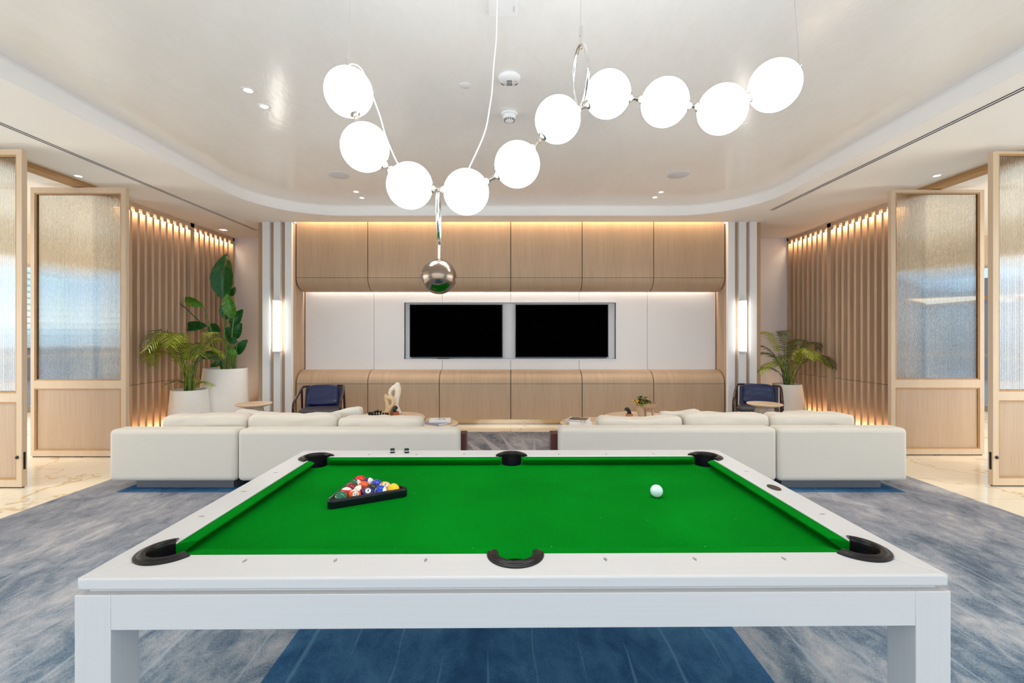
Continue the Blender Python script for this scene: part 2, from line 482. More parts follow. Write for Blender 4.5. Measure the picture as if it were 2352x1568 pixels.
def mk_rug():
    t = NT('woven_rug')
    co = t.coord()
    s = t.n('ShaderNodeSeparateXYZ'); t.l(co, s.inputs[0])
    X, Y = s.outputs[0], s.outputs[1]
    big = t.noise(t.coord((1.25, 0.85, 1)), 1.5, 4, 0.6, 0.9)
    mid = t.noise(t.coord((6.5, 3.4, 1), (3.1, 1.7, 0)), 1.6, 6, 0.7, 0.9)
    fib = t.noise(t.coord((260, 90, 1)), 1.0, 2, 0.7)
    f = t.math('ADD', t.math('MULTIPLY', big, 0.58), t.math('MULTIPLY', mid, 0.42))
    f = t.math('ADD', f, t.math('MULTIPLY', t.math('SUBTRACT', fib, 0.5), 0.19))
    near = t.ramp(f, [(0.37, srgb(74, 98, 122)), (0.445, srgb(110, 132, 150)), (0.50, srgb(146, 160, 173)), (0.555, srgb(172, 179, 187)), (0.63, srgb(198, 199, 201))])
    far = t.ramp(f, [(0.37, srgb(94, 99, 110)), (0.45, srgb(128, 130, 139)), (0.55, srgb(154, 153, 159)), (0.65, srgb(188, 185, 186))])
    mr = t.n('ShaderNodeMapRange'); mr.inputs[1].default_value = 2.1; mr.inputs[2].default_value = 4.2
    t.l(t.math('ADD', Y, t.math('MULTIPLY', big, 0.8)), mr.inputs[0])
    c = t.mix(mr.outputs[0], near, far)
    # deep blue field down the middle and across under the sofas
    blue = t.ramp(f, [(0.30, srgb(32, 66, 104)), (0.46, srgb(50, 94, 136)), (0.60, srgb(74, 122, 160)), (0.70, srgb(96, 142, 176))])
    inx = t.math('LESS_THAN', t.math('ABSOLUTE', t.math('SUBTRACT', X, 0.03)), 1.105)
    iny = t.math('LESS_THAN', Y, 3.4)
    bx = t.math('LESS_THAN', t.math('ABSOLUTE', X), 3.77)
    by = t.math('MULTIPLY', t.math('GREATER_THAN', Y, 4.34), t.math('LESS_THAN', Y, 5.5))
    m = t.math('MAXIMUM', t.math('MULTIPLY', inx, iny), t.math('MULTIPLY', bx, by))
    c = t.mix(m, c, blue)
    # pale hand-knotted lines running lengthwise
    xx = t.math('DIVIDE', t.math('ADD', X, t.math('MULTIPLY', t.math('SUBTRACT', t.noise(t.coord((0.8, 1.1, 1)), 1.0, 2), 0.5), 0.12)), 0.215)
    fr = t.math('ABSOLUTE', t.math('SUBTRACT', t.math('FRACT', xx), 0.5))
    fade = t.noise(t.coord((2.4, 0.55, 1), (9, 4, 0)), 1.6, 2)
    wdt = t.math('MULTIPLY', t.math('SUBTRACT', fade, 0.42), 0.34)
    ln = t.n('ShaderNodeMapRange'); ln.inputs[3].default_value = 1; ln.inputs[4].default_value = 0; ln.inputs[1].default_value = 0.0
    t.l(fr, ln.inputs[0]); t.l(t.math('MAXIMUM', wdt, 0.001), ln.inputs[2])
    lines = t.math('MULTIPLY', ln.outputs[0], t.math('LESS_THAN', Y, 3.0))
    lc = t.mix(m, srgb(190, 206, 218), srgb(120, 170, 204))
    c = t.mix(t.math('MULTIPLY', lines, 0.5), c, lc)
    c = t.mix(t.math('MULTIPLY', t.math('SUBTRACT', fib, 0.40), 0.40), c, t.mix(m, srgb(228, 228, 230), srgb(110, 158, 194)))
    t.bump(fib, 0.5, 0.01)
    return t.set(c, 0.95, 0, 0.1)
M['rug'] = mk_rug()
M['rug_spike'] = plain('pale_rug_pile', srgb(172, 166, 170), 0.95, vary=0.08, scale=60)
M['rug_side'] = plain('rug_edge', srgb(128, 128, 140), 0.95)

def mk_reeded():
    """cast reeded glass: upright ribs on the front face, plain back face"""
    t = NT('reeded_glass')
    sp = t.n('ShaderNodeSeparateXYZ'); t.l(t.coord(), sp.inputs[0])
    rib = t.math('SINE', t.math('MULTIPLY', sp.outputs[0], 2 * PI / 0.0165))
    ge = t.n('ShaderNodeNewGeometry'); gn = t.n('ShaderNodeSeparateXYZ'); t.l(ge.outputs['True Normal'], gn.inputs[0])
    front = t.math('LESS_THAN', gn.outputs[1], -0.5)
    cb_ = t.n('ShaderNodeCombineXYZ'); t.l(t.math('MULTIPLY', t.math('MULTIPLY', rib, 0.24), front), cb_.inputs[0])
    ad = t.n('ShaderNodeVectorMath', operation='ADD'); t.l(ge.outputs['Normal'], ad.inputs[0]); t.l(cb_.outputs[0], ad.inputs[1])
    nm = t.n('ShaderNodeVectorMath', operation='NORMALIZE'); t.l(ad.outputs[0], nm.inputs[0])
    t.l(nm.outputs[0], t.b.inputs['Normal'])
    return t.set((0.95, 0.985, 0.98, 1), 0.02, 0, 0.4, Transmission_Weight=1.0, IOR=1.4)
M['reeded'] = mk_reeded()
def mk_pane():
    m = bpy.data.materials.new('clear_pane'); m.use_nodes = True
    t = m.node_tree; t.nodes.clear()
    o = t.nodes.new('ShaderNodeOutputMaterial'); mx = t.nodes.new('ShaderNodeMixShader')
    a = t.nodes.new('ShaderNodeBsdfTransparent'); b = t.nodes.new('ShaderNodeBsdfGlossy')
    a.inputs[0].default_value = (0.9, 0.96, 0.97, 1); b.inputs['Roughness'].default_value = 0.02
    mx.inputs[0].default_value = 0.06
    t.links.new(a.outputs[0], mx.inputs[1]); t.links.new(b.outputs[0], mx.inputs[2]); t.links.new(mx.outputs[0], o.inputs[0])
    return m
M['pane'] = mk_pane()

# ================================================================ THE ROOM
ZC, ZT = 3.41, 3.575              # soffit height, tray height
XO = 9.6                          # outer side walls
struct('floor', MB().box(-XO, XO, -3.4, 12.6, -0.1, 0.0), M['marble'])

def rrect(x0, x1, y0, y1, r, n=14):
    out = []
    for cx, cy, a0 in ((x1 - r, y1 - r, 0), (x0 + r, y1 - r, 90), (x0 + r, y0 + r, 180), (x1 - r, y0 + r, 270)):
        for i in range(n + 1):
            a = math.radians(a0 + 90 * i / n)
            out.append((cx + r * math.cos(a), cy + r * math.sin(a)))
    return out
TX0, TX1, TY0, TY1 = -3.77, 3.69, -2.2, 7.22
def make_ceiling():
    bm = bmesh.new()
    outer = [(-XO, -3.4), (XO, -3.4), (XO, 12.6), (4.33, 12.6), (4.33, 8.95), (3.64, 8.95), (3.64, 7.61), (-3.64, 7.61), (-3.64, 8.95), (-4.33, 8.95), (-4.33, 12.6), (-XO, 12.6)]
    inner = rrect(TX0, TX1, TY0, TY1, 1.15)
    edges = []
    for loop in (outer, inner):
        vs = [bm.verts.new((x, y, ZC)) for x, y in loop]
        for i in range(len(vs)): edges.append(bm.edges.new((vs[i], vs[(i + 1) % len(vs)])))
    bmesh.ops.triangle_fill(bm, edges=edges, use_beauty=True)
    # soffit edge lip (rounded) then tray side
    prof = [(0.0, 0.0), (0.012, 0.004), (0.022, 0.016), (0.026, 0.03), (0.026, 0.11), (0.014, 0.15), (-0.01, ZT - ZC)]
    rings = []
    for off, dz in prof:
        L = rrect(TX0 - 0 + off * -1, TX1 + off, TY0 - off, TY1 + off, 1.15 + off)
        rings.append([bm.verts.new((x, y, ZC + dz)) for x, y in L])
    k = len(rings[0])
    for a, b in zip(rings, rings[1:]):
        for i in range(k): bm.faces.new((a[i], a[(i + 1) % k], b[(i + 1) % k], b[i]))
    # slab edges closing the soffit over the wall panels
    for (x0, y0), (x1, y1) in (((-3.64, 7.61), (3.64, 7.61)),):
        vs = [bm.verts.new(p) for p in ((x0, y0, ZC), (x1, y1, ZC), (x1, y1, ZC + 0.3), (x0, y0, ZC + 0.3))]
        bm.faces.new(vs)
    bmesh.ops.recalc_face_normals(bm, faces=bm.faces)
    me = bpy.data.meshes.new('ceiling'); bm.to_mesh(me); bm.free()
    o = link('ceiling', me, M['ceil'], None, smooth=40); o['kind'] = 'structure'
    tray = MB().prism(rrect(TX0 - 0.05, TX1 + 0.05, TY0 - 0.05, TY1 + 0.05, 1.2), ZT - 0.001, ZT + 0.02)
    obj('tray', tray, M['plaster'], o)
    obj('slot_cap', MB().box(-3.7, 3.7, 7.55, 7.8, ZC + 0.27, ZC + 0.3), M['ceil'], o)
    return o
ceiling = make_ceiling()

# ---- back wall: textile panels around the television niche
YW = 8.04
NX0, NX1, NZ0, NZ1 = PX(929, YW), PX(1414, YW), PZ(824, YW), PZ(695, YW)
wb = struct('wall_back', MB().box(-3.64, 3.64, YW + 0.06, YW + 0.16, 0, ZC + 0.29), M['niche'])
seams = [-3.63, -2.416, -1.208, 0.0, 1.208, 2.416, 3.62]
for i in range(6):
    a, b = seams[i] + 0.003, seams[i + 1] - 0.003
    if b < NX0 or a > NX1:
        obj('wall_panel', MB().box(a, b, YW, YW + 0.0598, 0.6, 2.6), M['textile'], wb)
    else:
        for z0, z1 in ((0.6, NZ0), (NZ1, 2.6)):
            obj('wall_panel', MB().box(a, b, YW, YW + 0.0598, z0, z1), M['textile'], wb)
        if a < NX0: obj('wall_panel', MB().box(a, NX0, YW, YW + 0.0598, NZ0, NZ1), M['textile'], wb)
        if b > NX1: obj('wall_panel', MB().box(NX1, b, YW, YW + 0.0598, NZ0, NZ1), M['textile'], wb)
fr = MB(); t_ = 0.02
fr.box(NX0 - t_, NX1 + t_, YW - 0.012, YW + 0.0598, NZ1, NZ1 + t_); fr.box(NX0 - t_, NX1 + t_, YW - 0.012, YW + 0.0598, NZ0 - t_, NZ0)
fr.box(NX0 - t_, NX0, YW - 0.012, YW + 0.0598, NZ0, NZ1); fr.box(NX1, NX1 + t_, YW - 0.012, YW + 0.0598, NZ0, NZ1)
obj('niche_frame', fr, M['grey_frame'], wb)

# ---- oak wall panels, six above and six below, each with a flat and a rounded board
YP = 7.70
ORD = ['leftmost', 'second from the left', 'third from the left', 'third from the right', 'second from the right', 'rightmost']
pz = [-3.63, -2.42, -1.21, 0.0, 1.21, 2.42, 3.62]
Z1u, Z2u = PZ(637.5, YP), 2.275
Z1l, Z2l, Z0l = PZ(881, YP), 0.915, 0.093
def curve_prof(zs, ze, n=14):
    return [(YP + (YW - 0.055 - YP) * (1 - math.cos(PI / 2 * i / n)), zs + (ze - zs) * math.sin(PI / 2 * i / n)) for i in range(n + 1)]
def extr(mb, prof, x0, x1):
    n = len(prof)
    vs = [(x0, y, z) for y, z in prof] + [(x1, y, z) for y, z in prof]
    fs = [(i, n + i, n + i + 1, i + 1) for i in range(n - 1)] + [(n - 1, 2 * n - 1, n, 0)]
    fs += [tuple(range(n)), tuple(range(2 * n - 1, n - 1, -1))]
    return mb.add(vs, fs)
for i in range(6):
    a, b = pz[i] + 0.006, pz[i + 1] - 0.006
    xm = (a + b) / 2
    t = thing('wood_wall_panel', f'upper oak wall panel with rounded bottom edge, {ORD[i]} of the six above the televisions', 'wall panel', (xm, YP, Z2u), 0, 'upper oak wall panels')
    obj('flat_board', MB().box(a, b, YP, YP + 0.035, Z1u + 0.003, 3.68), M['oak_panel'], t)
    pr = curve_prof(Z1u - 0.003, Z2u)
    obj('rounded_board', extr(MB(), pr + [(YW - 0.055, Z2u + 0.03), (YP + 0.05, Z1u - 0.003)], a, b), M['oak_panel'], t, smooth=30, recalc=True)
for i in range(6):
    a, b = pz[i] + 0.006, pz[i + 1] - 0.006
    xm = (a + b) / 2
    t = thing('wood_wall_panel', f'lower oak wall panel with rounded top edge, {ORD[i]} of the six below the televisions', 'wall panel', (xm, YP, Z0l), 0, 'lower oak wall panels')
    obj('flat_board', MB().box(a, b, YP, YP + 0.035, Z0l, Z1l - 0.003), M['oak_panel'], t)
    pr = curve_prof(Z1l + 0.003, Z2l)
    pr = [(y, z) for y, z in pr]
    obj('rounded_board', extr(MB(), pr + [(YW - 0.003, Z2l), (YW - 0.003, Z2l - 0.05), (YP + 0.05, Z1l + 0.003)], a, b), M['oak_panel'], t, smooth=30, recalc=True)
# dark backing seen in the joints, and the metal toe kick
bk = MB()
for s_, e_, z0, z1 in ((1, 1, Z1u, 3.68),):
    bk.box(-3.63, 3.62, YP + 0.036, YP + 0.05, Z1u - 0.05, 3.68)
bk.box(-3.63, 3.62, YP + 0.036, YP + 0.05, Z0l, Z1l)
extr(bk, [(y + 0.012, z + 0.006) for y, z in curve_prof(Z1u, Z2u)] + [(YW - 0.07, Z2u + 0.05), (YP + 0.06, Z1u)], -3.62, 3.61)
extr(bk, [(y + 0.012, z - 0.008) for y, z in curve_prof(Z1l, Z2l)] + [(YW - 0.07, Z2l - 0.05), (YP + 0.06, Z1l)], -3.62, 3.61)
struct('trim_1', bk, M['seam'], recalc=True)
struct('baseboard_back', MB().box(-3.63, 3.62, YP + 0.09, YP + 0.12, 0, Z0l + 0.03), M['brass'])

# ---- fluted columns beside the panels, white slats on an oak body
def column(name, sgn, xs, x0, x1):
    o = struct(name, MB().box(x0, x1, 7.66, 8.95, 0, ZC), M['oak'])
    for a, b in xs:
        obj('white_slat', MB().box(a, b, 7.595, 7.662, 0, ZC), M['white_slat'], o, bevel=0.004, seg=2)
    return o
xl = [(PX(602.5, 7.6), PX(619, 7.6)), (PX(628.5, 7.6), PX(644, 7.6)), (PX(654.5, 7.6), PX(670, 7.6))]
xr = [(PX(1672, 7.6), PX(1688, 7.6)), (PX(1697.5, 7.6), PX(1714, 7.6)), (PX(1723, 7.6), PX(1738.5, 7.6))]
column('trim_2', -1, xl, PX(593.5, 7.66), -3.645)
column('trim_3', 1, xr, 3.635, PX(1747, 7.66))
# ---- white recess walls beside the columns
struct('wall_recess_left', MB().box(-5.5, -4.24, 8.87, 8.97, 0, ZC), M['daylit_white'])
struct('wall_recess_right', MB().box(4.2, 5.5, 8.87, 8.97, 0, ZC), M['daylit_white'])

# ---- slat walls
def slat_wall(name, s):
    y0, y1 = 6.27, 8.87
    o = struct(name, MB().box(min(s * 5.5, s * 5.56), max(s * 5.5, s * 5.56), y0, y1, 0, ZC), M['oak_slat'])
    X = lambda a, b: (min(s * a, s * b), max(s * a, s * b))
    ys = []; PT = 0.1345
    for a, n_ in ((y0 + 0.075, 10), (7.762, 8)):
        for k in range(n_): ys.append(a + k * PT + PT / 2)
    for z0, z1 in ((0.07, 0.80), (0.803, 3.30)):
        sl = MB()
        for grp in (ys[:10], ys[10:]):
            for y in grp[:-1]:
                sl.box(*X(5.405, 5.4985), y + PT / 2 - 0.024, y + PT / 2 + 0.024, z0, z1)
        obj('slats', sl, M['oak_slat'], o, bevel=0.010, seg=3)
    obj('light_stop_post', MB().box(*X(5.385, 5.50), 8.825, 8.8695, 0, ZC), M['oak_slat'], o)  # post added to stop LED light spilling onto the recess wall
    obj('post', MB().box(*X(5.385, 5.50), 7.655, 7.745, 0, ZC), M['oak_slat'], o)
    obj('end_post', MB().box(*X(5.36, 5.56), y0, y0 + 0.05, 0, ZC), M['oak_pale'], o)
    obj('header', MB().box(*X(5.385, 5.405), y0, y1, 3.345, ZC).box(*X(5.405, 5.5), y0, y1, 3.36, ZC), M['oak_slat'], o)
    blk = MB(); dots = MB()
    for y in ys:
        blk.box(*X(5.380, 5.405), y - 0.036, y + 0.036, 3.285, 3.35)
        dots.box(*X(5.44, 5.455), y - 0.03, y + 0.03, 3.325, 3.332)
    obj('header_blocks', blk, M['oak_slat'], o)
    obj('led_strip', dots, M['led'], o)
    obj('foot_rail', MB().box(*X(5.385, 5.405), y0, y1, 0, 0.075), M['oak_slat'], o)
    return o
slat_wall('wall_left', -1)
slat_wall('wall_right', 1)

# ---- pivot doors standing open, reeded glass above an oak panel
def pivot_door(name, x0, x1, y, hand, glass_x, zmid0, zmid1, ztop):
    """x0..x1 leaf, front face at y; hand = which end shows the lock (+1 right end, -1 left end)"""
    zb, zt, th = 0.012, 3.345, 0.05
    t = bpy.data.objects.new(name, None); C.objects.link(t); t.location = (x0, y, 0); ORG[t] = Vector((x0, y, 0)); t['kind'] = 'structure'
    g0, g1 = glass_x
    f = MB()
    f.box(x0, g0, y, y + th, zb, zt); f.box(g1, x1, y, y + th, zb, zt)
    f.box(g0, g1, y, y + th, ztop, zt); f.box(g0, g1, y, y + th, zmid0, zmid1); f.box(g0, g1, y, y + th, zb, zb + 0.07)
    obj('frame', f, M['oak_pale'], t)
    pan = MB().box(g0, g1, y + 0.018, y + 0.034, zb + 0.07, zmid0)
    obj('lower_panel', pan, M['oak'], t)
    be = MB(); w = 0.016
    for z0, z1 in ((zb + 0.07, zmid0), (zmid1, ztop)):
        be.box(g0, g0 + w, y + 0.006, y + 0.044, z0, z1); be.box(g1 - w, g1, y + 0.006, y + 0.044, z0, z1)
        be.box(g0 + w, g1 - w, y + 0.006, y + 0.044, z1 - w, z1); be.box(g0 + w, g1 - w, y + 0.006, y + 0.044, z0, z0 + w)
    obj('glazing_bead', be, M['oak_beam'], t)
    obj('glass_pane', MB().box(g0 + w, g1 - w, y + 0.020, y + 0.030, zmid1 + w, ztop - w), M['reeded'], t)
    xe = x1 if hand > 0 else x0
    kx = (xe - 0.045) if hand > 0 else (xe + 0.035)
    kn = MB()
    kz = PZ(1050, y)
    prof = [(0.016, 0), (0.017, 0.008), (0.012, 0.012), (0.008, 0.014)]
    vs = MB().lathe(prof, n=20)
    kn.add([(kx + v.x, y - v.z, kz + v.y) for v in vs.v], vs.f)
    obj('lock_knob', kn, M['black'], t, smooth=40, recalc=True)
    e0, e1 = (xe - 0.001, xe + 0.0015) if hand > 0 else (xe - 0.0015, xe + 0.001)
    obj('edge_lock', MB().box(e0, e1, y + 0.014, y + 0.036, PZ(1079, y), PZ(1039, y)), M['black'], t)
    obj('pivot', MB().box((x0 + x1) / 2 - 0.04, (x0 + x1) / 2 + 0.04, y - 0.003, y + th + 0.003, 0.0, 0.013).box((x0 + x1) / 2 - 0.03, (x0 + x1) / 2 + 0.03, y + 0.01, y + th - 0.01, zt, ZC - 0.055), M['black'], t)
    obj('brush_seal', MB().box(x0 + 0.01, x1 - 0.01, y + 0.015, y + 0.035, 0.0, 0.012), M['slot'], t)
    return t
ya = 4.49
pivot_door('door_1', PX(50, ya) - 1.18, PX(50, ya), ya, 1, (PX(50, ya) - 1.13, PX(37.5, ya)), PZ(923, ya), PZ(903, ya), PZ(355, ya))
yb = 5.64
pivot_door('door_2', PX(70, yb), PX(289, yb), yb, 1, (PX(79, yb), PX(278, yb)), PZ(892, yb), PZ(874, yb), PZ(443, yb))
yc = 5.73
pivot_door('door_3', PX(2047, yc), PX(2261, yc), yc, -1, (PX(2057, yc), PX(2251, yc)), PZ(890, yc), PZ(872, yc), PZ(442, yc))
yd = 4.54
pivot_door('door_4', PX(2281, yd), PX(2281, yd) + 1.18, yd, -1, (PX(2294, yd), PX(2281, yd) + 1.13), PZ(919, yd), PZ(899, yd), PZ(353, yd))
# header rails the doors turn under
struct('trim_4', MB().box(-5.45, -5.29, -3.2, 6.27, ZC - 0.055, ZC), M['oak_beam'])
struct('trim_5', MB().box(5.29, 5.45, -3.2, 6.27, ZC - 0.055, ZC), M['oak_beam'])

# ---- side lounges: end walls, window walls with frames and panes, terraces outside
struct('wall_lounge_left', MB().box(-XO, -5.0, 12.3, 12.5, 0, ZC), M['lounge_wall'])
struct('wall_lounge_right', MB().box(5.0, XO, 12.3, 12.5, 0, ZC), M['lounge_wall'])
struct('wall_behind_left', MB().box(-5.6, -5.5, 8.87, 12.3, 0, ZC), M['lounge_wall'])
struct('wall_behind_right', MB().box(5.5, 5.6, 8.87, 12.3, 0, ZC), M['grey_wall'])
def window_wall(name, s, y0, y1, n):
    f = MB(); x0, x1 = (min(s * 9.5, s * 9.6), max(s * 9.5, s * 9.6))
    f.box(x0, x1, y0, y1, 0, 0.12); f.box(x0, x1, y0, y1, 3.0, ZC)
    for i in range(n + 1):
        y = y0 + (y1 - y0) * i / n
        f.box(x0, x1, y - 0.035, y + 0.035, 0.12, 3.0)
    f.box(x0, x1, y0, y1, 1.08, 1.13)
    o = struct(name, f, M['alu'])
    bx0, bx1 = sorted((s * 9.0, s * 9.495))
    obj('bulkhead', MB().box(bx0, bx1, y0, y1, 2.86, ZC), M['lounge_wall'], o)
    for i in range(n):
        a = y0 + (y1 - y0) * i / n + 0.035; b = y0 + (y1 - y0) * (i + 1) / n - 0.035
        obj('pane', MB().box(s * 9.55 - 0.004, s * 9.55 + 0.004, a, b, 0.12, 3.0), M['pane'], o)
    return o
window_wall('window_1', -1, -3.2, 12.3, 8)
window_wall('window_2', 1, -3.2, 12.3, 8)
def front_window():
    f = MB(); y0, y1 = -3.3, -3.2
    f.box(-XO, XO, y0, y1, 0, 0.1); f.box(-XO, XO, y0, y1, 3.3, ZC)
    n = 10
    for i in range(n + 1):
        x = -XO + 2 * XO * i / n
        f.box(x - 0.04, x + 0.04, y0, y1, 0.1, 3.3)
    o = struct('window_3', f, M['alu'])
    for i in range(n):
        a = -XO + 2 * XO * i / n + 0.04; b = -XO + 2 * XO * (i + 1) / n - 0.04
        obj('pane', MB().box(a, b, -3.254, -3.246, 0.1, 3.3), M['pane'], o)
front_window()
struct('terrace_left', MB().box(-17, -9.6, -3.4, 22, -0.1, -0.02), M['concrete'])
struct('terrace_right', MB().box(9.6, 17, -3.4, 22, -0.1, -0.02), M['concrete'])
# bands of joinery seen through the glass of the right lounge and a parapet outside each
pl_ = struct('parapet_left', MB().box(-16.9, -16.7, -3.4, 24, -0.02, 1.1), M['grey_wall'])
obj('coping', MB().box(-16.95, -16.6, -3.4, 24, 1.1, 1.2), M['white'], pl_)
lv = MB()
for k in range(12): lv.box(-13.06, -12.9, 9.0, 22, 1.32 + k * 0.17, 1.36 + k * 0.17)
for y_ in (9.0, 13.0, 17.0, 21.9): lv.box(-13.06, -12.9, y_, y_ + 0.1, -0.02, 3.4)
louver = struct('louver_screen', lv, M['plastic'])
struct('parapet_right', MB().box(16.7, 16.9, -3.4, 24, -0.02, 1.3), M['grey_wall'])
struct('block_right', MB().box(22, 23, 10, 40, -0.02, 4.2), M['grey_wall'])
sh = MB().box(8.6, 9.45, 9.0, 12.28, 2.22, 2.30)
shelf = struct('trim_6', sh, M['oak_beam'])
obj('led_strip', MB().box(8.585, 8.6, 9.0, 12.28, 2.24, 2.28), M['led'], shelf)

# ================================================================ POOL TABLE
TBX, TBY, TROT = 0.010, 2.064, math.radians(0.5)
table = thing('pool_table', 'white pool table with green cloth and black leather pockets in the foreground', 'pool table', (TBX, TBY, 0), TROT)
HX, HY, RS, RN, CU = 1.27, 0.738, 0.122, 0.145, 0.048
ZTOP, ZBED = 0.80, 0.757
IX, IY = HX - RS, HY - RN
g = 0.0007
PK = [(-IX + 0.022, -IY + 0.022, 225), (0, -IY - 0.008, 270), (IX - 0.022, -IY + 0.022, 315), (-IX + 0.022, IY - 0.022, 135), (0, IY + 0.008, 90), (IX - 0.022, IY - 0.022, 45)]
def cylc(x, y, r, z0, z1, n=40):
    return MB().prism([(x + r * math.cos(2 * PI * i / n), y + r * math.sin(2 * PI * i / n)) for i in range(n)], z0, z1)
holes = [cylc(x, y, 0.064 if a % 90 else 0.060, 0.6, 0.9) for x, y, a in PK]
rails = [([(-HX, -HY), (HX, -HY), (IX, -IY), (-IX, -IY)], 'x', (0, 1, 2)), ([(HX, HY), (-HX, HY), (-IX, IY), (IX, IY)], 'x', (3, 4, 5)),
         ([(-HX, HY), (-HX, -HY), (-IX, -IY), (-IX, IY)], 'y', (0, 3)), ([(HX, -HY), (HX, HY), (IX, IY), (IX, -IY)], 'y', (2, 5))]
for poly, ax, hs in rails:
    c = (sum(p[0] for p in poly) / 4, sum(p[1] for p in poly) / 4)
    sh_ = []
    for i, (x, y) in enumerate(poly):            # hair-line mitre gap
        if ax == 'x': x -= math.copysign(g, x)
        else: y -= math.copysign(g, y)
        sh_.append((x, y))
    o = obj('rail', MB().prism(sh_, 0.7645, ZTOP), M['table'] if ax == 'x' else M['table_y'], table, local=True)
    cut(o, [holes[k] for k in hs])
    bvl = o.modifiers.new('bevel', 'BEVEL'); bvl.width = 0.0065; bvl.segments = 3; bvl.limit_method = 'ANGLE'; bvl.angle_limit = math.radians(50)
    o.data.polygons.foreach_set('use_smooth', [True] * len(o.data.polygons)); o.data.set_sharp_from_angle(angle=math.radians(35))
bed = obj('bed_cloth', MB().box(-IX - 0.01, IX + 0.01, -IY - 0.01, IY + 0.01, 0.735, ZBED), M['felt'], table, local=True)
cut(bed, holes)
def cushion_rail(xa, na, xb, nb, tr):
    """xa/na: back and nose ends, tr maps (along, offset) -> (x, y)"""
    prof = [(0.002, 0.797), (0.036, 0.797), (0.045, 0.7955), (0.048, 0.792), (0.048, 0.7895), (0.012, ZBED + 0.0005), (0.002, ZBED + 0.0005)]
    n = len(prof); vs = []
    for e, ne in ((xa, na), (xb, nb)):
        for o_, z in prof:
            s_ = e + (ne - e) * o_ / 0.048
            x, y = tr(s_, o_)
            vs.append((x, y, z))
    fs = [(i, (i + 1) % n, n + (i + 1) % n, n + i) for i in range(n)] + [tuple(range(n - 1, -1, -1)), tuple(range(n, 2 * n))]
    return MB().add(vs, fs)
for sy in (-1, 1):
    for sxx in (-1, 1):
        mbc = cushion_rail(sxx * 0.055, sxx * 0.068, sxx * (IX - 0.074), sxx * (IX - 0.112), lambda s_, o_: (s_, sy * (IY - o_)))
        obj('cushion', mbc, M['felt'], table, local=True, bevel=0.003, seg=2, recalc=True)
for sxx in (-1, 1):
    mbc = cushion_rail(-(IY - 0.074), -(IY - 0.112), IY - 0.074, IY - 0.112, lambda s_, o_: (sxx * (IX - o_), s_))
    obj('cushion', mbc, M['felt'], table, local=True, bevel=0.003, seg=2, recalc=True)
# pockets: padded leather collar with a dark liner
def pocket(x, y, deg):
    corner = deg % 90 != 0
    r0 = 0.062 if corner else 0.058
    half = 114 if corner else 97
    prof = [(r0 + 0.034, 0.0), (r0 + 0.0335, 0.004), (r0 + 0.028, 0.0065), (r0 + 0.0235, 0.0062), (r0 + 0.021, 0.0085), (r0 + 0.012, 0.0125), (r0 + 0.004, 0.0115), (r0 - 0.001, 0.007), (r0 - 0.003, -0.002), (r0 - 0.002, -0.02), (r0 + 0.02, -0.001)]
    n = 44; k = len(prof); vs = []; fs = []
    for i in range(n + 1):
        a = math.radians(deg - half + 2 * half * i / n)
        for r, z in prof: vs.append((x + r * math.cos(a), y + r * math.sin(a), ZTOP + z))
    for i in range(n):
        for j in range(k):
            fs.append((i * k + j, i * k + (j + 1) % k, (i + 1) * k + (j + 1) % k, (i + 1) * k + j))
    fs.append(tuple(range(k))); fs.append(tuple(n * k + j for j in range(k - 1, -1, -1)))
    p_ = obj('pocket', MB().add(vs, fs), M['leather_black'], table, local=True, smooth=50, recalc=True)
    l = MB(); rl = r0 - 0.0015
    vs = []; fs = []
    for i in range(n + 1):
        a = math.radians(deg - half + 2 * half * i / n)
        for z in (ZTOP, 0.755): vs.append((x + rl * math.cos(a), y + rl * math.sin(a), z))
    for i in range(n): fs.append((2 * i, 2 * i + 1, 2 * i + 3, 2 * i + 2))
    l.add(vs, fs)
    l.lathe([(0.0005, 0.665), (rl * 0.9, 0.665), (rl, 0.68), (rl, 0.7555)], x, y, 0, n=40, cap=False)
    obj('pocket_liner', l, M['liner'], p_, local=True, smooth=50)
for x, y, a in PK: pocket(x, y, a)
# sights
def diamond(x, y, along):
    w, h = (0.0062, 0.0145)
    pts = [(0, -h), (w, 0), (0, h), (-w, 0)] if along == 'x' else [(-h, 0), (0, w), (h, 0), (0, -w)]
    return MB().prism([(x + a, y + b) for a, b in pts], ZTOP - 0.001, ZTOP + 0.0004)
for sy in (-1, 1):
    for k in (-3, -2, -1, 1, 2, 3):
        obj('sight', diamond(k * 0.2816, sy * (HY - 0.100), 'x'), M['sight'], table, local=True)
for k in (-1, 0, 1): obj('sight', diamond(-(HX - 0.055), k * 0.283, 'y'), M['sight'], table, local=True)
for k in (-1, 1): obj('sight', diamond(HX - 0.055, k * 0.283, 'y'), M['sight'], table, local=True)
np_ = obj('name_plate', MB().prism([(HX - 0.062 + 0.024 * math.cos(2 * PI * i / 32), 0.03 + 0.042 * math.sin(2 * PI * i / 32)) for i in range(32)], ZTOP - 0.001, ZTOP + 0.0012), plain('bronze_plate', srgb(66, 54, 48), 0.4, 0.3, vary=0.5, scale=160), table, local=True)
ri = MB(); 
vs = []; fs = []
for i in range(32):
    a = 2 * PI * i / 32
    for q in (1.0, 0.86): vs.append((HX - 0.062 + 0.024 * q * math.cos(a), 0.03 + 0.042 * q * math.sin(a), ZTOP + 0.0016))
for i in range(32): fs.append((2 * i, 2 * i + 1, 2 * ((i + 1) % 32) + 1, 2 * ((i + 1) % 32)))
obj('plate_ring', ri.add(vs, fs), M['black'], np_, local=True)
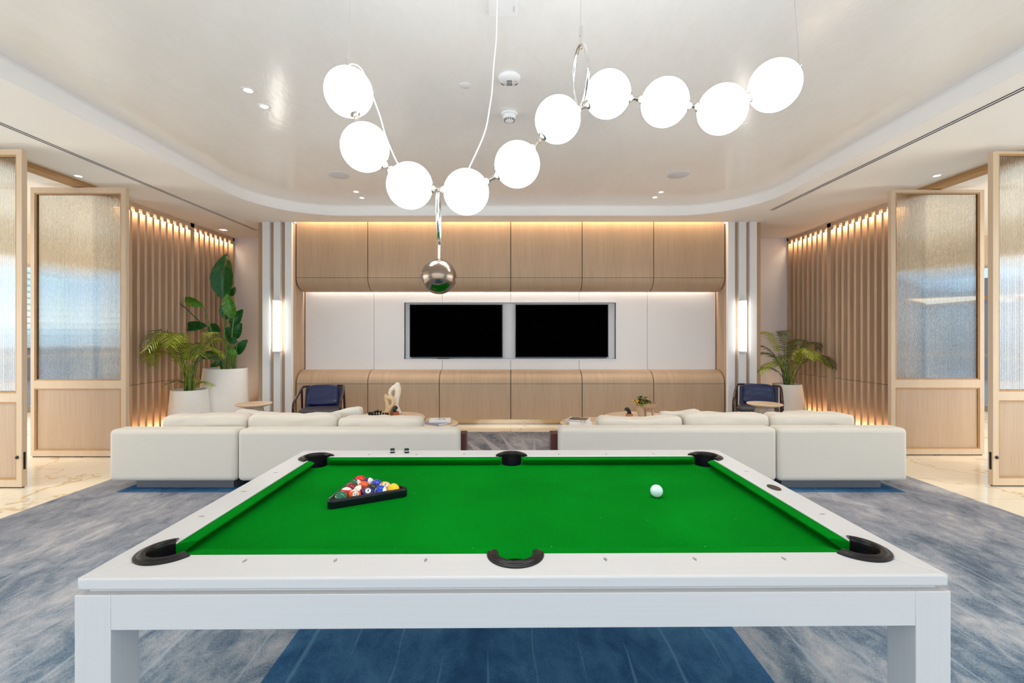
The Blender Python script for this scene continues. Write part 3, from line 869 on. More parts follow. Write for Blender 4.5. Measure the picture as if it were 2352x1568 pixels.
# frame
obj('under_frame', MB().box(-HX + 0.02, HX - 0.02, -HY + 0.02, -HY + 0.06, 0.752, 0.7645).box(-HX + 0.02, HX - 0.02, HY - 0.06, HY - 0.02, 0.752, 0.7645).box(-HX + 0.02, -HX + 0.06, -HY + 0.06, HY - 0.06, 0.752, 0.7645).box(HX - 0.06, HX - 0.02, -HY + 0.06, HY - 0.06, 0.752, 0.7645), M['table'], table, local=True)
EX, EY, LW = HX + 0.004, HY + 0.004, 0.103
for sx_ in (-1, 1):
    for sy in (-1, 1):
        x0, x1 = sorted((sx_ * EX, sx_ * (EX - LW))); y0, y1 = sorted((sy * EY, sy * (EY - LW)))
        obj('leg', MB().box(x0, x1, y0, y1, 0.0131, 0.753), M['table_z'], table, local=True, bevel=0.0025, seg=2)
for sy in (-1, 1):
    y0, y1 = sorted((sy * (EY - 0.0007), sy * (EY - 0.05)))
    obj('apron', MB().box(-EX + LW + 0.0006, EX - LW - 0.0006, y0, y1, 0.652, 0.753), M['table'], table, local=True, bevel=0.0015, seg=2)
for sx_ in (-1, 1):
    x0, x1 = sorted((sx_ * (EX - 0.0007), sx_ * (EX - 0.05)))
    obj('apron', MB().box(x0, x1, -EY + LW + 0.0006, EY - LW - 0.0006, 0.652, 0.753), M['table_y'], table, local=True, bevel=0.0015, seg=2)
obj('slate_support', MB().box(-1.0, 1.0, -0.45, 0.45, 0.70, 0.7345), M['seam'], table, local=True)

# ---------------------------------------------------------------- balls
BR = 0.0286
def mk_ball(name, col, stripe=None, spot=None):
    t = NT(name)
    c = t.n('ShaderNodeTexCoord'); nrm = t.n('ShaderNodeVectorMath', operation='NORMALIZE'); t.l(c.outputs['Object'], nrm.inputs[0])
    white = srgb(240, 236, 222); cur = col
    def dotp(v):
        d = t.n('ShaderNodeVectorMath', operation='DOT_PRODUCT'); t.l(nrm.outputs[0], d.inputs[0])
        d.inputs[1].default_value = Vector(v).normalized(); return d.outputs['Value']
    if stripe is not None:
        cur = t.mix(t.math('GREATER_THAN', t.math('ABSOLUTE', dotp(stripe)), 0.60), cur, white)
    if spot is not None:
        cur = t.mix(t.math('GREATER_THAN', dotp(spot), 0.90), cur, white)
    return t.set(cur, 0.06, 0, 0.5, Coat_Weight=0.3)
YEL, BLU, RED, PUR, ORA, GRN, MAR = srgb(246, 200, 12), srgb(14, 64, 190), srgb(214, 24, 14), srgb(46, 30, 96), srgb(240, 92, 18), srgb(18, 108, 72), srgb(142, 20, 34)
def arrange():
    cen = Vector((-0.679, 2.123)); d = 2 * BR + 0.0003
    phi = math.radians(-2)
    Rv = 4 * d / math.sqrt(3)
    B = cen + Rv * Vector((math.cos(phi), math.sin(phi)))
    Cc = cen + Rv * Vector((math.cos(phi + 2 * PI / 3), math.sin(phi + 2 * PI / 3)))
    A = cen + Rv * Vector((math.cos(phi + 4 * PI / 3), math.sin(phi + 4 * PI / 3)))
    e1 = (B - A) / 4; e2 = (Cc - A) / 4
    rows = []
    for r in range(5):
        rows.append([A + e1 * i + e2 * r for i in range(5 - r)])
    return rows, cen, phi
rows, rcen, rphi = arrange()
ZB = ZBED + BR
def ball(pos, mat, label, num=None, spot=None, name='billiard_ball', group='billiard balls in the rack'):
    c = Vector((pos[0], pos[1], ZB))
    o = solo(name, MB().sphere(c, BR, 40, 26), mat, label, 'ball', c, group, smooth=80)
    if num:
        me = text_mesh(num, BR * 0.62, 0.0, bold=0.0004)
        s_ = Vector(spot).normalized(); up = Vector((0.12, 0.05, 1)); up = (up - s_ * up.dot(s_)).normalized(); rt = up.cross(s_)
        bm = bmesh.new(); bm.from_mesh(me); bmesh.ops.triangulate(bm, faces=bm.faces); bmesh.ops.subdivide_edges(bm, edges=bm.edges, cuts=3)
        for v in bm.verts:
            p = s_ * BR + rt * v.co.x + up * v.co.y
            v.co = p.normalized() * (BR * 1.009)
        bm.to_mesh(me); bm.free()
        nobj = link('number', me, M['ink'], o)
    return o
BALLS = [
 [('solid green ball in the front left corner of the black rack', GRN, None, (-1, -.1, .1), None),
  ('orange striped ball showing number 13 in the front row of the rack', ORA, (.15, -.55, -1), (.42, -.74, .56), '13'),
  ('dark blue ball showing number 4 in the middle of the rack front row', srgb(22, 30, 120), None, (.22, -.62, .75), '4'),
  ('blue striped ball with white sides, next to the yellow ball', BLU, (1, -.12, .02), None, None),
  ('solid yellow ball in the right corner of the rack', YEL, None, (0, .35, 1), None)],
 [('red striped ball with white cap behind the solid green ball', RED, (.05, .25, 1), None, None),
  ('maroon striped ball with large white cap behind the number 13 ball', MAR, (-.45, -.5, .75), None, None),
  ('black ball behind the number 4 ball', (0.01, 0.01, 0.01, 1), None, (0, .55, .85), None),
  ('yellow striped ball showing number 9 behind the blue striped ball', srgb(240, 160, 30), (-.95, -.35, -.05), (.28, -.66, .72), '9')],
 [('solid maroon ball at the left side of the rack', MAR, None, (-.6, .2, .8), None),
  ('solid orange ball in the middle of the rack', ORA, None, (0, 1, .3), None),
  ('solid blue ball at the right side of the rack', BLU, None, (.8, .7, .1), None)],
 [('green striped ball in front of the red ball at the rack tip', srgb(24, 98, 60), (1, .1, .35), None, None),
  ('purple striped ball with white right side near the rack tip', PUR, (1, -.3, .45), None, None)],
 [('solid red ball at the far tip of the rack', srgb(232, 28, 10), None, (0, 1, .4), None)]]
for r, row in enumerate(BALLS):
    for i, (lab, col, st, spt, num) in enumerate(row):
        ball(rows[r][i], mk_ball('ball_%d_%d' % (r, i), col, st, spt), lab, num, spt)
cb = P(1508, 1127.5, 2.103)
ball((cb.x, cb.y), plain('cue_ball_white', srgb(214, 236, 232), 0.08, vary=0.05, scale=120), 'white cue ball alone on the green cloth', name='cue_ball', group='billiard balls on the table')

# triangle rack
def rounded_tri(Rv, r, n=8):
    out = []
    inr = Rv - 2 * r
    for k in range(3):
        a = rphi + 2 * PI * k / 3 - 2 * PI / 3 * 0
        c = rcen + inr * Vector((math.cos(a), math.sin(a)))
        for i in range(n + 1):
            b = a - PI / 3 + 2 * PI / 3 * i / n
            out.append((c.x + r * math.cos(b), c.y + r * math.sin(b)))
    return out
def make_rack():
    base_in = 4 * (2 * BR + 0.0003) / math.sqrt(3) + 2 * BR + 0.0015
    prof = [(0.0215, 0.0), (0.0245, 0.004), (0.0245, 0.030), (0.022, 0.036), (0.016, 0.039), (0.004, 0.039), (0.0, 0.036), (0.0, 0.0)]
    rings = []
    for off, z in prof:
        # grow the triangle sideways by off: its vertex radius grows by 2*off
        rings.append([(x, y, ZBED + 0.0003 + z) for x, y in rounded_tri(base_in + 2 * off * 0.62, 0.010 + 0.62 * off)])
    k = len(rings[0]); m = len(rings)
    vs = [p for r_ in rings for p in r_]; fs = []
    for j in range(m):
        for i in range(k):
            fs.append((j * k + i, j * k + (i + 1) % k, ((j + 1) % m) * k + (i + 1) % k, ((j + 1) % m) * k + i))
    o = solo('triangle_rack', MB().add(vs, fs), M['rack'], 'black plastic triangle rack around the billiard balls', 'rack', (rcen.x, rcen.y, ZBED), smooth=40)
    return o
rk = make_rack()
bm = bmesh.new(); bm.from_mesh(rk.data); bmesh.ops.recalc_face_normals(bm, faces=bm.faces); bm.to_mesh(rk.data); bm.free()

# chalk cubes on the far rail
for k, (px, lab) in enumerate(((901.5, 'green-topped chalk cube on the far rail, the one nearer the corner pocket'), (934, 'green-topped chalk cube on the far rail, the one nearer the side pocket'))):
    Yc = 2.735; c = Vector((PX(px, Yc), Yc, ZTOP + 0.0003))
    t = thing('chalk_cube', lab, 'chalk', c, 0.35 + 0.1 * k, 'chalk cubes on the far rail')
    h = 0.0125
    obj('body', MB().box(-h, h, -h, h, 0, 0.011).box(-h, h, -h, h, 0.0145, 0.021), M['chalk_side'], t, local=True, bevel=0.001, seg=1)
    obj('label_band', MB().box(-h + 0.0004, h - 0.0004, -h + 0.0004, h - 0.0004, 0.011, 0.0145), M['book_white'], t, local=True)
    vs = MB()
    obj('chalk_top', MB().box(-h, h, -h, h, 0.021, 0.025), M['chalk_top'], t, local=True, bevel=0.002, seg=2)

# ================================================================ RUG
def make_rug():
    mb = MB()
    x0, x1, y0, y1 = -4.165, 4.23, -2.6, 7.09
    mb.box(x0, x1, y0, y1, 0.0005, 0.012)
    z = 0.0128
    for tip, b0, b1 in ((P(1097.5, 996, 7.0), P(1126, 1029.5, 6.09), P(1144, 1029.5, 6.09)), (P(1147, 996, 7.0), P(1167, 1029.5, 6.09), P(1179, 1029.5, 6.09)),
                        (P(1198, 1003, 6.79), P(1198, 1029.5, 6.09), P(1211, 1029.5, 6.09)), (P(1228, 1008.5, 6.63), P(1225, 1029.5, 6.09), P(1230, 1029.5, 6.09)),
                        (P(1070, 1014, 6.5), P(1083, 1029.5, 6.09), P(1098, 1029.5, 6.09)), (P(1045, 1003, 6.8), P(1030, 1029.5, 6.09), P(1052, 1029.5, 6.09))):
        e0 = tip + (b0 - tip) * 1.8; e1 = tip + (b1 - tip) * 1.8
        mb.add([(tip.x, tip.y, z), (e0.x, e0.y, z), (e1.x, e1.y, z)], [(0, 1, 2)], 1)
    return solo('rug', mb, [M['rug'], M['rug_spike']], 'large woven rug in mottled blue and grey under table and sofas', 'rug', (0, 0, 0))
make_rug()

# ================================================================ SOFAS
def soft_box(x0, x1, y0, y1, z0, z1, p=3.2, n=(16, 8, 10), puff=0.0, seed=0, wr=0.006):
    """pillow-like rounded block: a gridded box pushed to a super-ellipsoid, with slight wrinkles"""
    cx, cy, cz = (x0 + x1) / 2, (y0 + y1) / 2, (z0 + z1) / 2
    hx, hy, hz = (x1 - x0) / 2, (y1 - y0) / 2, (z1 - z0) / 2
    verts = {}; vs = []; fs = []
    def vid(i, j, k):
        if (i, j, k) in verts: return verts[(i, j, k)]
        u, v, w = 2 * i / n[0] - 1, 2 * j / n[1] - 1, 2 * k / n[2] - 1
        # cube-to-superellipsoid
        m = max(abs(u), abs(v), abs(w)); L = (abs(u) ** p + abs(v) ** p + abs(w) ** p) ** (1 / p)
        q = m / L if L else 1
        u, v, w = u * q, v * q, w * q
        edge = max(abs(u), abs(w))
        y = cy + hy * v
        nn = mnoise.noise(Vector((u * 3 + seed, v * 2, w * 3 + seed * 1.7)))
        nn2 = mnoise.noise(Vector((u * 9 + seed, v * 5, w * 2.5)))
        d = wr * nn * 1.6 + wr * 0.5 * nn2
        dip = -puff * (1 - u * u) * max(0, w) ** 2 * (0.6 + 0.4 * math.sin(u * 2.3 + seed))
        vs.append((cx + hx * u + d * (1 if u > 0 else -1), y + d, cz + hz * w + d + dip))
        verts[(i, j, k)] = len(vs) - 1
        return len(vs) - 1
    for i in range(n[0]):
        for j in range(n[1]):
            fs.append((vid(i, j, 0), vid(i, j + 1, 0), vid(i + 1, j + 1, 0), vid(i + 1, j, 0)))
            fs.append((vid(i, j, n[2]), vid(i + 1, j, n[2]), vid(i + 1, j + 1, n[2]), vid(i, j + 1, n[2])))
    for i in range(n[0]):
        for k in range(n[2]):
            fs.append((vid(i, 0, k), vid(i + 1, 0, k), vid(i + 1, 0, k + 1), vid(i, 0, k + 1)))
            fs.append((vid(i, n[1], k), vid(i, n[1], k + 1), vid(i + 1, n[1], k + 1), vid(i + 1, n[1], k)))
    for j in range(n[1]):
        for k in range(n[2]):
            fs.append((vid(0, j, k), vid(0, j, k + 1), vid(0, j + 1, k + 1), vid(0, j + 1, k)))
            fs.append((vid(n[0], j, k), vid(n[0], j + 1, k), vid(n[0], j + 1, k + 1), vid(n[0], j, k + 1)))
    return MB().add(vs, fs)
def lean(mb, y0, z0, ang):
    c, s_ = math.cos(ang), math.sin(ang)
    for v in mb.v:
        dy, dz = v.y - y0, v.z - z0
        v.y = y0 + dy * c + dz * s_; v.z = z0 - dy * s_ + dz * c
    return mb
YS = 4.38
def sofa(label, xa, xb, xs, plx, endx, side, zt):
    """xa..xb back panel, xs seam, plx plinth, endx dark end panel"""
    t = thing('sofa', label, 'sofa', ((xa + xb) / 2, YS, 0), 0, 'sofas facing the wall panels')
    for a, b in ((xa, xs - 0.004), (xs + 0.004, xb)):
        obj('back', MB().box(a, b, YS, YS + 0.21, 0.10, zt), M['sofa'], t, bevel=0.045, seg=6)
        obj('seat', MB().box(a + (0.13 if side > 0 and a == xa else 0.01), b - (0.13 if side < 0 and b == xb else 0.01), YS + 0.215, YS + 1.02, 0.10, 0.41), M['sofa'], t, bevel=0.05, seg=5)
    for a, b in plx:
        obj('plinth', MB().box(a, b, YS + 0.10, YS + 0.9, 0.0131, 0.10), M['plinth'], t)
    obj('end_panel', MB().box(min(endx), max(endx), YS + 0.24, YS + 0.40, 0.0131, 0.51), M['darkwood'], t, bevel=0.003, seg=1)
    return t
ZS = PZ(987, YS)
sofa('cream sofa seen from behind on the left, below the potted plants', PX(248, YS), PX(1054, YS), PX(543, YS), [(PX(314, YS + .1), PX(537, YS + .1)), (-1.9, -0.8)], (-0.52, PX(1070.5, YS + .24)), -1, ZS)
sofa('cream sofa seen from behind on the right, behind the table corner with the oval plate', PX(1285, YS), PX(2087, YS), PX(1787, YS), [(PX(1795, YS + .1), PX(2023, YS + .1)), (0.8, 1.9)], (PX(1265, YS + .24), 0.52), 1, ZS + 0.015)
BC = [((368, 563), 946, 1, 'cream back cushion at the outer end of the left sofa, before the white planters'), ((565, 771), 944, 2, 'middle cream back cushion of the left sofa, in front of the blue armchair'),
      ((773, 967), 946, 3, 'cream back cushion of the left sofa hiding the chess board'), ((1375, 1571), 946, 4, 'cream back cushion of the right sofa, in front of the plant bowl'),
      ((1574, 1771), 943, 5, 'middle cream back cushion of the right sofa, left of the right stone side table'), ((1772, 1968), 943, 6, 'cream back cushion at the outer end of the right sofa, before the slat wall')]
for (a, b), py, sd, lab in BC:
    Yc = 4.62
    mb = soft_box(PX(a, Yc), PX(b, Yc), 4.60, 4.85, 0.415, PZ(py + {3: 9, 4: 7}.get(sd, 4), Yc + 0.13) + 0.012, 6.5, (26, 8, 12), {3: 0.026, 4: 0.036}.get(sd, 0.014), sd * 3.7, 0.006)
    lean(mb, 4.60, 0.415, 0.03)
    solo('sofa_cushion', mb, M['cushion'], lab, 'cushion', ((PX(a, Yc) + PX(b, Yc)) / 2, 4.72, 0.415), 'back cushions of the sofas', smooth=70)
TP = [((742, 832), 941, 11, -0.20, 'small pale throw pillow behind the left sofa back, below the blue armchair'), ((543, 634), 943, 12, 0.06, 'small pale throw pillow below the round stone table on the left'),
      ((1515, 1608), 942, 13, -0.05, 'small pale throw pillow beside the plant bowl on the right'), ((1800, 1884), 944, 14, 0.02, 'small pale throw pillow below the white planter on the right')]
for (a, b), py, sd, tilt, lab in TP:
    Yc = 5.02
    x0, x1 = PX(a, Yc), PX(b, Yc); zt = PZ(py, Yc)
    mb = soft_box(x0, x1, Yc - 0.07, Yc + 0.07, 0.412, zt + 0.012, 6.0, (18, 8, 14), 0.03, sd * 2.1, 0.003)
    xm = (x0 + x1) / 2
    for v in mb.v: v.z += (v.x - xm) * -tilt * max(0, (v.z - 0.45) / (zt - 0.45))
    solo('throw_pillow', mb, M['pillow'], lab, 'pillow', (xm, Yc, 0.412), 'throw pillows on the sofas', smooth=70)

# ================================================================ ROUND TABLES
def round_table(name, label, x, y, z, r, th=0.042, ped=0.2, cat='coffee table', group='round stone coffee tables'):
    t = thing(name, label, cat, (x, y, 0), 0, group)
    zb = 0.0131
    obj('table_top', MB().lathe([(0.002, z), (r - 0.012, z), (r - 0.003, z - 0.006)], x, y, 0, 56, True), M['tabletop'], t, smooth=40, recalc=True)
    obj('rim', MB().lathe([(r - 0.003, z - 0.006), (r, z - 0.014), (r - 0.002, z - th * 0.7), (r - 0.03, z - th), (0.01, z - th)], x, y, 0, 56, True), M['rimstone'], t, smooth=40, recalc=True)
    obj('pedestal', MB().lathe([(ped, zb), (ped, z - th)], x, y, 0, 40), M['rimstone'], t, smooth=40, recalc=True)
    return t
TA = (-1.62, 6.02, 0.43); TB = (-1.04, 5.88, 0.385); TD = (1.72, 6.02, 0.43); TCc = (1.06, 5.88, 0.385)
round_table('coffee_table', 'higher round coffee table on the left carrying the sculptures', *TA, 0.48)
round_table('coffee_table', 'lower round coffee table carrying the white book on a grey-blue book', *TB, 0.36, 0.042, 0.11)
round_table('coffee_table', 'higher round coffee table on the right carrying the plant bowl', *TD, 0.48)
round_table('coffee_table', 'lower round coffee table carrying the dark-covered book on a white book', *TCc, 0.42, 0.042, 0.11)
def side_table(label, x, y, z, r):
    t = thing('side_table', label, 'side table', (x, y, 0), 0, 'round side tables beside the armchairs')
    obj('table_top', MB().lathe([(0.002, z), (r - 0.004, z), (r, z - 0.006), (r - 0.01, z - 0.018), (r * 0.72, z - 0.038), (0.05, z - 0.04)], x, y, 0, 48), M['tabletop'], t, smooth=40, recalc=True)
    obj('pedestal', MB().lathe([(r * 0.58, 0.0131), (r * 0.66, 0.08), (r * 0.62, 0.3), (r * 0.56, z - 0.12), (r * 0.50, z - 0.06), (r * 0.42, z - 0.036)], x, y, 0, 32), M['stone'], t, smooth=40, recalc=True)
    return t
side_table('round side table on rough stone foot beside the left column', PX(583, 6.1), 6.1, PZ(926, 6.1), 0.225)
side_table('round side table on rough stone foot before the right armchair', PX(1756, 6.1), 6.1, PZ(926, 6.1), 0.22)

# ---- books
def book(label, cx, cy, z, w, d, h, rot, cover, group, title=None, photo=False, print_=False):
    t = thing('book', label, 'book', (cx, cy, z), rot, group)
    c = 0.0025
    mb = MB().box(-w / 2, w / 2, -d / 2, d / 2, 0, c).box(-w / 2, w / 2, -d / 2, d / 2, h - c, h).box(-w / 2, w / 2, -d / 2, -d / 2 + 0.003, c, h - c)
    obj('cover', mb, cover, t, local=True, bevel=0.0008, seg=1)
    obj('pages', MB().box(-w / 2 + 0.003, w / 2 - 0.003, -d / 2 + 0.003, d / 2 - 0.003, c, h - c), M['paper'], t, local=True)
    if photo:
        obj('cover_picture', MB().box(-w / 2 + 0.016, w / 2 - 0.016, -d / 2 + 0.012, d / 2 - 0.012, h, h + 0.0004), photo, t, local=True)
    if print_:
        rb = random.Random(2); pm = MB()
        for k in range(16):
            x = rb.uniform(-0.06, 0.06); y = rb.uniform(-0.022, 0.03); ww = rb.uniform(.006, .02); hh = rb.uniform(.003, .012)
            pm.box(x - ww, x + ww, y - hh, y + hh, h + 0.0003, h + 0.0004 + 0.00002 * k)
        obj('cover_print', pm, M['ink_grey'], t, local=True)
    if title:
        me = text_mesh(title[0], title[1], 0.0002)
        for v in me.vertices:
            x, y, zz = v.co
            if title[2] == 'spine': v.co = (x, -d / 2 - 0.0006 - zz, h / 2 + y)
            else: v.co = (x, y, h + 0.0006 + zz)
        link('title', me, M['ink'], t)
    return t
zb_ = TB[2] + 0.0006
bc = P(1008, 966, 5.83)
book('grey-blue book lying under the white book on the left lower table', bc.x - 0.02, 5.80, zb_, 0.27, 0.21, 0.026, -0.62, M['book_grey'], 'books on the left table')
book('white book with black cover print, topmost on the left lower table', bc.x + 0.015, 5.84, zb_ + 0.0265, 0.27, 0.2, 0.024, 0.12, M['book_white'], 'books on the left table', print_=True)
bd = P(1329, 966, 5.80)
zc_ = TCc[2] + 0.0006
def mk_photo():
    t = NT('dark_cover_picture'); n = t.noise(t.coord((9, 12, 1)), 2.0, 3)
    return t.set(t.ramp(n, [(0.4, srgb(34, 18, 12)), (0.52, srgb(60, 36, 22)), (0.6, srgb(206, 150, 110)), (0.75, srgb(150, 90, 80))]), 0.3)
book('plain white book lying under the dark-covered book on the right', bd.x + 0.01, 5.78, zc_, 0.28, 0.2, 0.036, 0.0, M['book_white'], 'books on the right table')
book('white book with dark picture cover and printed spine, topmost on the right', bd.x, 5.80, zc_ + 0.0365, 0.26, 0.22, 0.028, -0.42, M['book_white'], 'books on the right table', ('WORLD from ABOVE', 0.026, 'spine'), mk_photo())

# ---- chess board and pieces
chb = Vector((PX(866, 5.97), 5.965, TA[2] + 0.0005))
solo('chess_board', MB().box(chb.x - 0.15, chb.x + 0.15, chb.y - 0.12, chb.y + 0.12, chb.z, chb.z + 0.018), M['boxwood'], 'wooden chess board behind the sofa cushion on the left round table', 'chess board', chb, bevel=0.002, seg=1)
PROF = {'pawn': [(0.013, 0), (0.013, 0.006), (0.008, 0.012), (0.006, 0.026), (0.009, 0.029), (0.005, 0.031), (0.0085, 0.037), (0.0085, 0.043), (0.002, 0.048)],
        'rook': [(0.015, 0), (0.015, 0.008), (0.010, 0.014), (0.009, 0.036), (0.013, 0.042), (0.013, 0.054), (0.003, 0.054)],
        'king': [(0.016, 0), (0.016, 0.009), (0.010, 0.016), (0.007, 0.046), (0.012, 0.05), (0.008, 0.053), (0.012, 0.068), (0.004, 0.073), (0.003, 0.084)],
        'knight': [(0.015, 0), (0.015, 0.008), (0.008, 0.014), (0.012, 0.028), (0.012, 0.04), (0.006, 0.054), (0.002, 0.058)],
        'queen': [(0.016, 0), (0.016, 0.009), (0.010, 0.016), (0.007, 0.04), (0.013, 0.062), (0.009, 0.066), (0.004, 0.072)]}
chess_m = plain('black_chess_wood', (0.012, 0.010, 0.010, 1), 0.25)
CH = [(848.5, 'rook', 0.075, 'black chess rook, leftmost of the row on the board'), (855, 'knight', 0.075, 'black chess knight beside the leftmost rook'), (861.5, 'queen', 0.07, 'black chess piece left of the tall king'),
      (867.5, 'king', 0.08, 'tall black chess king in the row, highest of the pieces'), (874, 'queen', 0.078, 'black chess queen right of the tall king'), (880, 'pawn', 0.07, 'black chess pawn just right of the queen'),
      (885.5, 'pawn', 0.07, 'black chess pawn second from the beige sculpture'), (890.5, 'pawn', 0.068, 'black chess pawn nearest the beige sculpture')]
for px, k, h, lab in CH:
    yy = 5.95; x = PX(px, yy); s_ = 1.15; w_ = 1.65
    mb = MB().lathe([(r * w_, z * s_) for r, z in PROF[k]], x, yy, chb.z + 0.0185, 20)
    solo('chess_piece', mb, chess_m, lab, 'chess piece', (x, yy, chb.z + 0.0185), 'black chess pieces', smooth=40)

# ---- sculptures
def sculpture(name, label, paths, mat, base):
    mb = MB()
    for pts, rad in paths: mb.tube(pts, [(a * 1.22, b * 1.22) for a, b in rad], 16, flat=(1, 0, 0))
    t = solo(name, mb, mat, label, 'sculpture', base, 'abstract sculptures', smooth=60)
    rm = t.modifiers.new('remesh', 'REMESH'); rm.mode = 'VOXEL'; rm.voxel_size = 0.0075; rm.use_smooth_shade = True
    sm = t.modifiers.new('smooth', 'SMOOTH'); sm.factor = 0.5; sm.iterations = 6
    return t
Ys = 6.24
q = lambda px, py, dy=0: (PX(px, Ys), Ys + dy, PZ(py, Ys))
zt_ = TA[2] + 0.001
wpath1 = [(PX(912.5, Ys), Ys, zt_ + 0.001), q(911, 945), q(909, 930), q(911, 915), q(914, 903), q(914.5, 893), q(913.5, 884), q(913, 878)]
wr1 = [(0.052, 0.04), (0.05, 0.04), (0.03, 0.03), (0.031, 0.03), (0.034, 0.032), (0.036, 0.034), (0.03, 0.03), (0.022, 0.024)]
wpath2 = [q(911, 886), q(904, 890), q(898, 895), q(895.5, 902), q(897, 909), q(901, 914), q(906, 920), q(909, 926)]
wr2 = [(0.028, 0.03), (0.026, 0.03), (0.022, 0.03), (0.02, 0.028), (0.019, 0.026), (0.018, 0.024), (0.018, 0.024), (0.02, 0.024)]
sculpture('sculpture', 'tall white abstract sculpture with an oval hole on the left round table', [(wpath1, wr1), (wpath2, wr2)], M['sculpt_w'], (PX(911, Ys), Ys, zt_))
Ys = 6.14
bpath1 = [(PX(890, Ys), Ys, zt_ + 0.001), q(890.5, 945), q(891, 936), q(889, 926), q(887, 917), q(886.5, 910), q(887, 905)]
br1 = [(0.042, 0.035), (0.036, 0.032), (0.026, 0.026), (0.02, 0.022), (0.019, 0.022), (0.02, 0.022), (0.016, 0.018)]
bpath2 = [q(888, 912), q(893, 912.5), q(899, 915), q(903, 920), q(903, 927), q(900, 934), q(896, 939), q(893, 943)]
br2 = [(0.018, 0.02), (0.017, 0.02), (0.018, 0.022), (0.017, 0.022), (0.02, 0.022), (0.024, 0.024), (0.026, 0.026), (0.03, 0.03)]
sculpture('sculpture', 'short beige wooden sculpture in front of the tall white sculpture', [(bpath1, br1), (bpath2, br2)], M['sculpt_b'], (PX(890, Ys), Ys, zt_))

def trinket(label, px, pyb, Y, w, h, rot, mat, curl):
    base = Vector((PX(px, Y), Y, TA[2] + 0.0006))
    t = thing('wooden_box', label, 'ornament', base, rot, 'wooden boxes with black ornaments')
    obj('box', MB().box(-w / 2, w / 2, -w / 2, w / 2, 0, h), mat, t, local=True, bevel=0.002, seg=1)
    if curl == 'hook':
        pts = [(0.0, 0, h + 0.002), (-0.004, 0, h + 0.02), (-0.012, 0, h + 0.045), (-0.03, 0, h + 0.066), (-0.05, 0, h + 0.06), (-0.053, 0, h + 0.045)]
        mb = MB().tube(pts, [0.028, 0.026, 0.026, 0.026, 0.022, 0.012], 14)
        mb.lathe([(0.03, h), (0.028, h + 0.006)], 0, 0, 0, 18)
    else:
        pts = [(-0.01, 0, h + 0.002), (-0.014, 0, h + 0.02), (0.0, 0, h + 0.045), (0.018, 0, h + 0.062), (0.03, 0, h + 0.05), (0.024, 0, h + 0.03)]
        mb = MB().tube(pts, [0.018, 0.024, 0.03, 0.02, 0.016, 0.01], 14)
        mb.lathe([(0.035, h), (0.028, h + 0.008)], 0, 0, 0, 18)
    obj('ornament', mb, M['black'], t, local=True, smooth=50)
trinket('red-brown wooden box with black ornament in front of the white sculpture', 907, 953, 6.10, 0.082, 0.06, 0.72, M['boxwood'], 'knot')
trinket('light brown wooden box with black curled ornament beside the plant bowl', 1445.5, 955, 6.02, 0.075, 0.045, 0.12, M['boxwood2'], 'hook')
solo('wooden_cup', MB().lathe([(0.026, 0), (0.03, 0.05), (0.024, 0.05), (0.022, 0.008), (0.001, 0.008)], PX(1511, 5.86), 5.86, TD[2] + 0.0006, 24), M['darkwood'], 'small dark wooden cup right of the plant bowl', 'cup', (PX(1511, 5.86), 5.86, TD[2]), smooth=40)

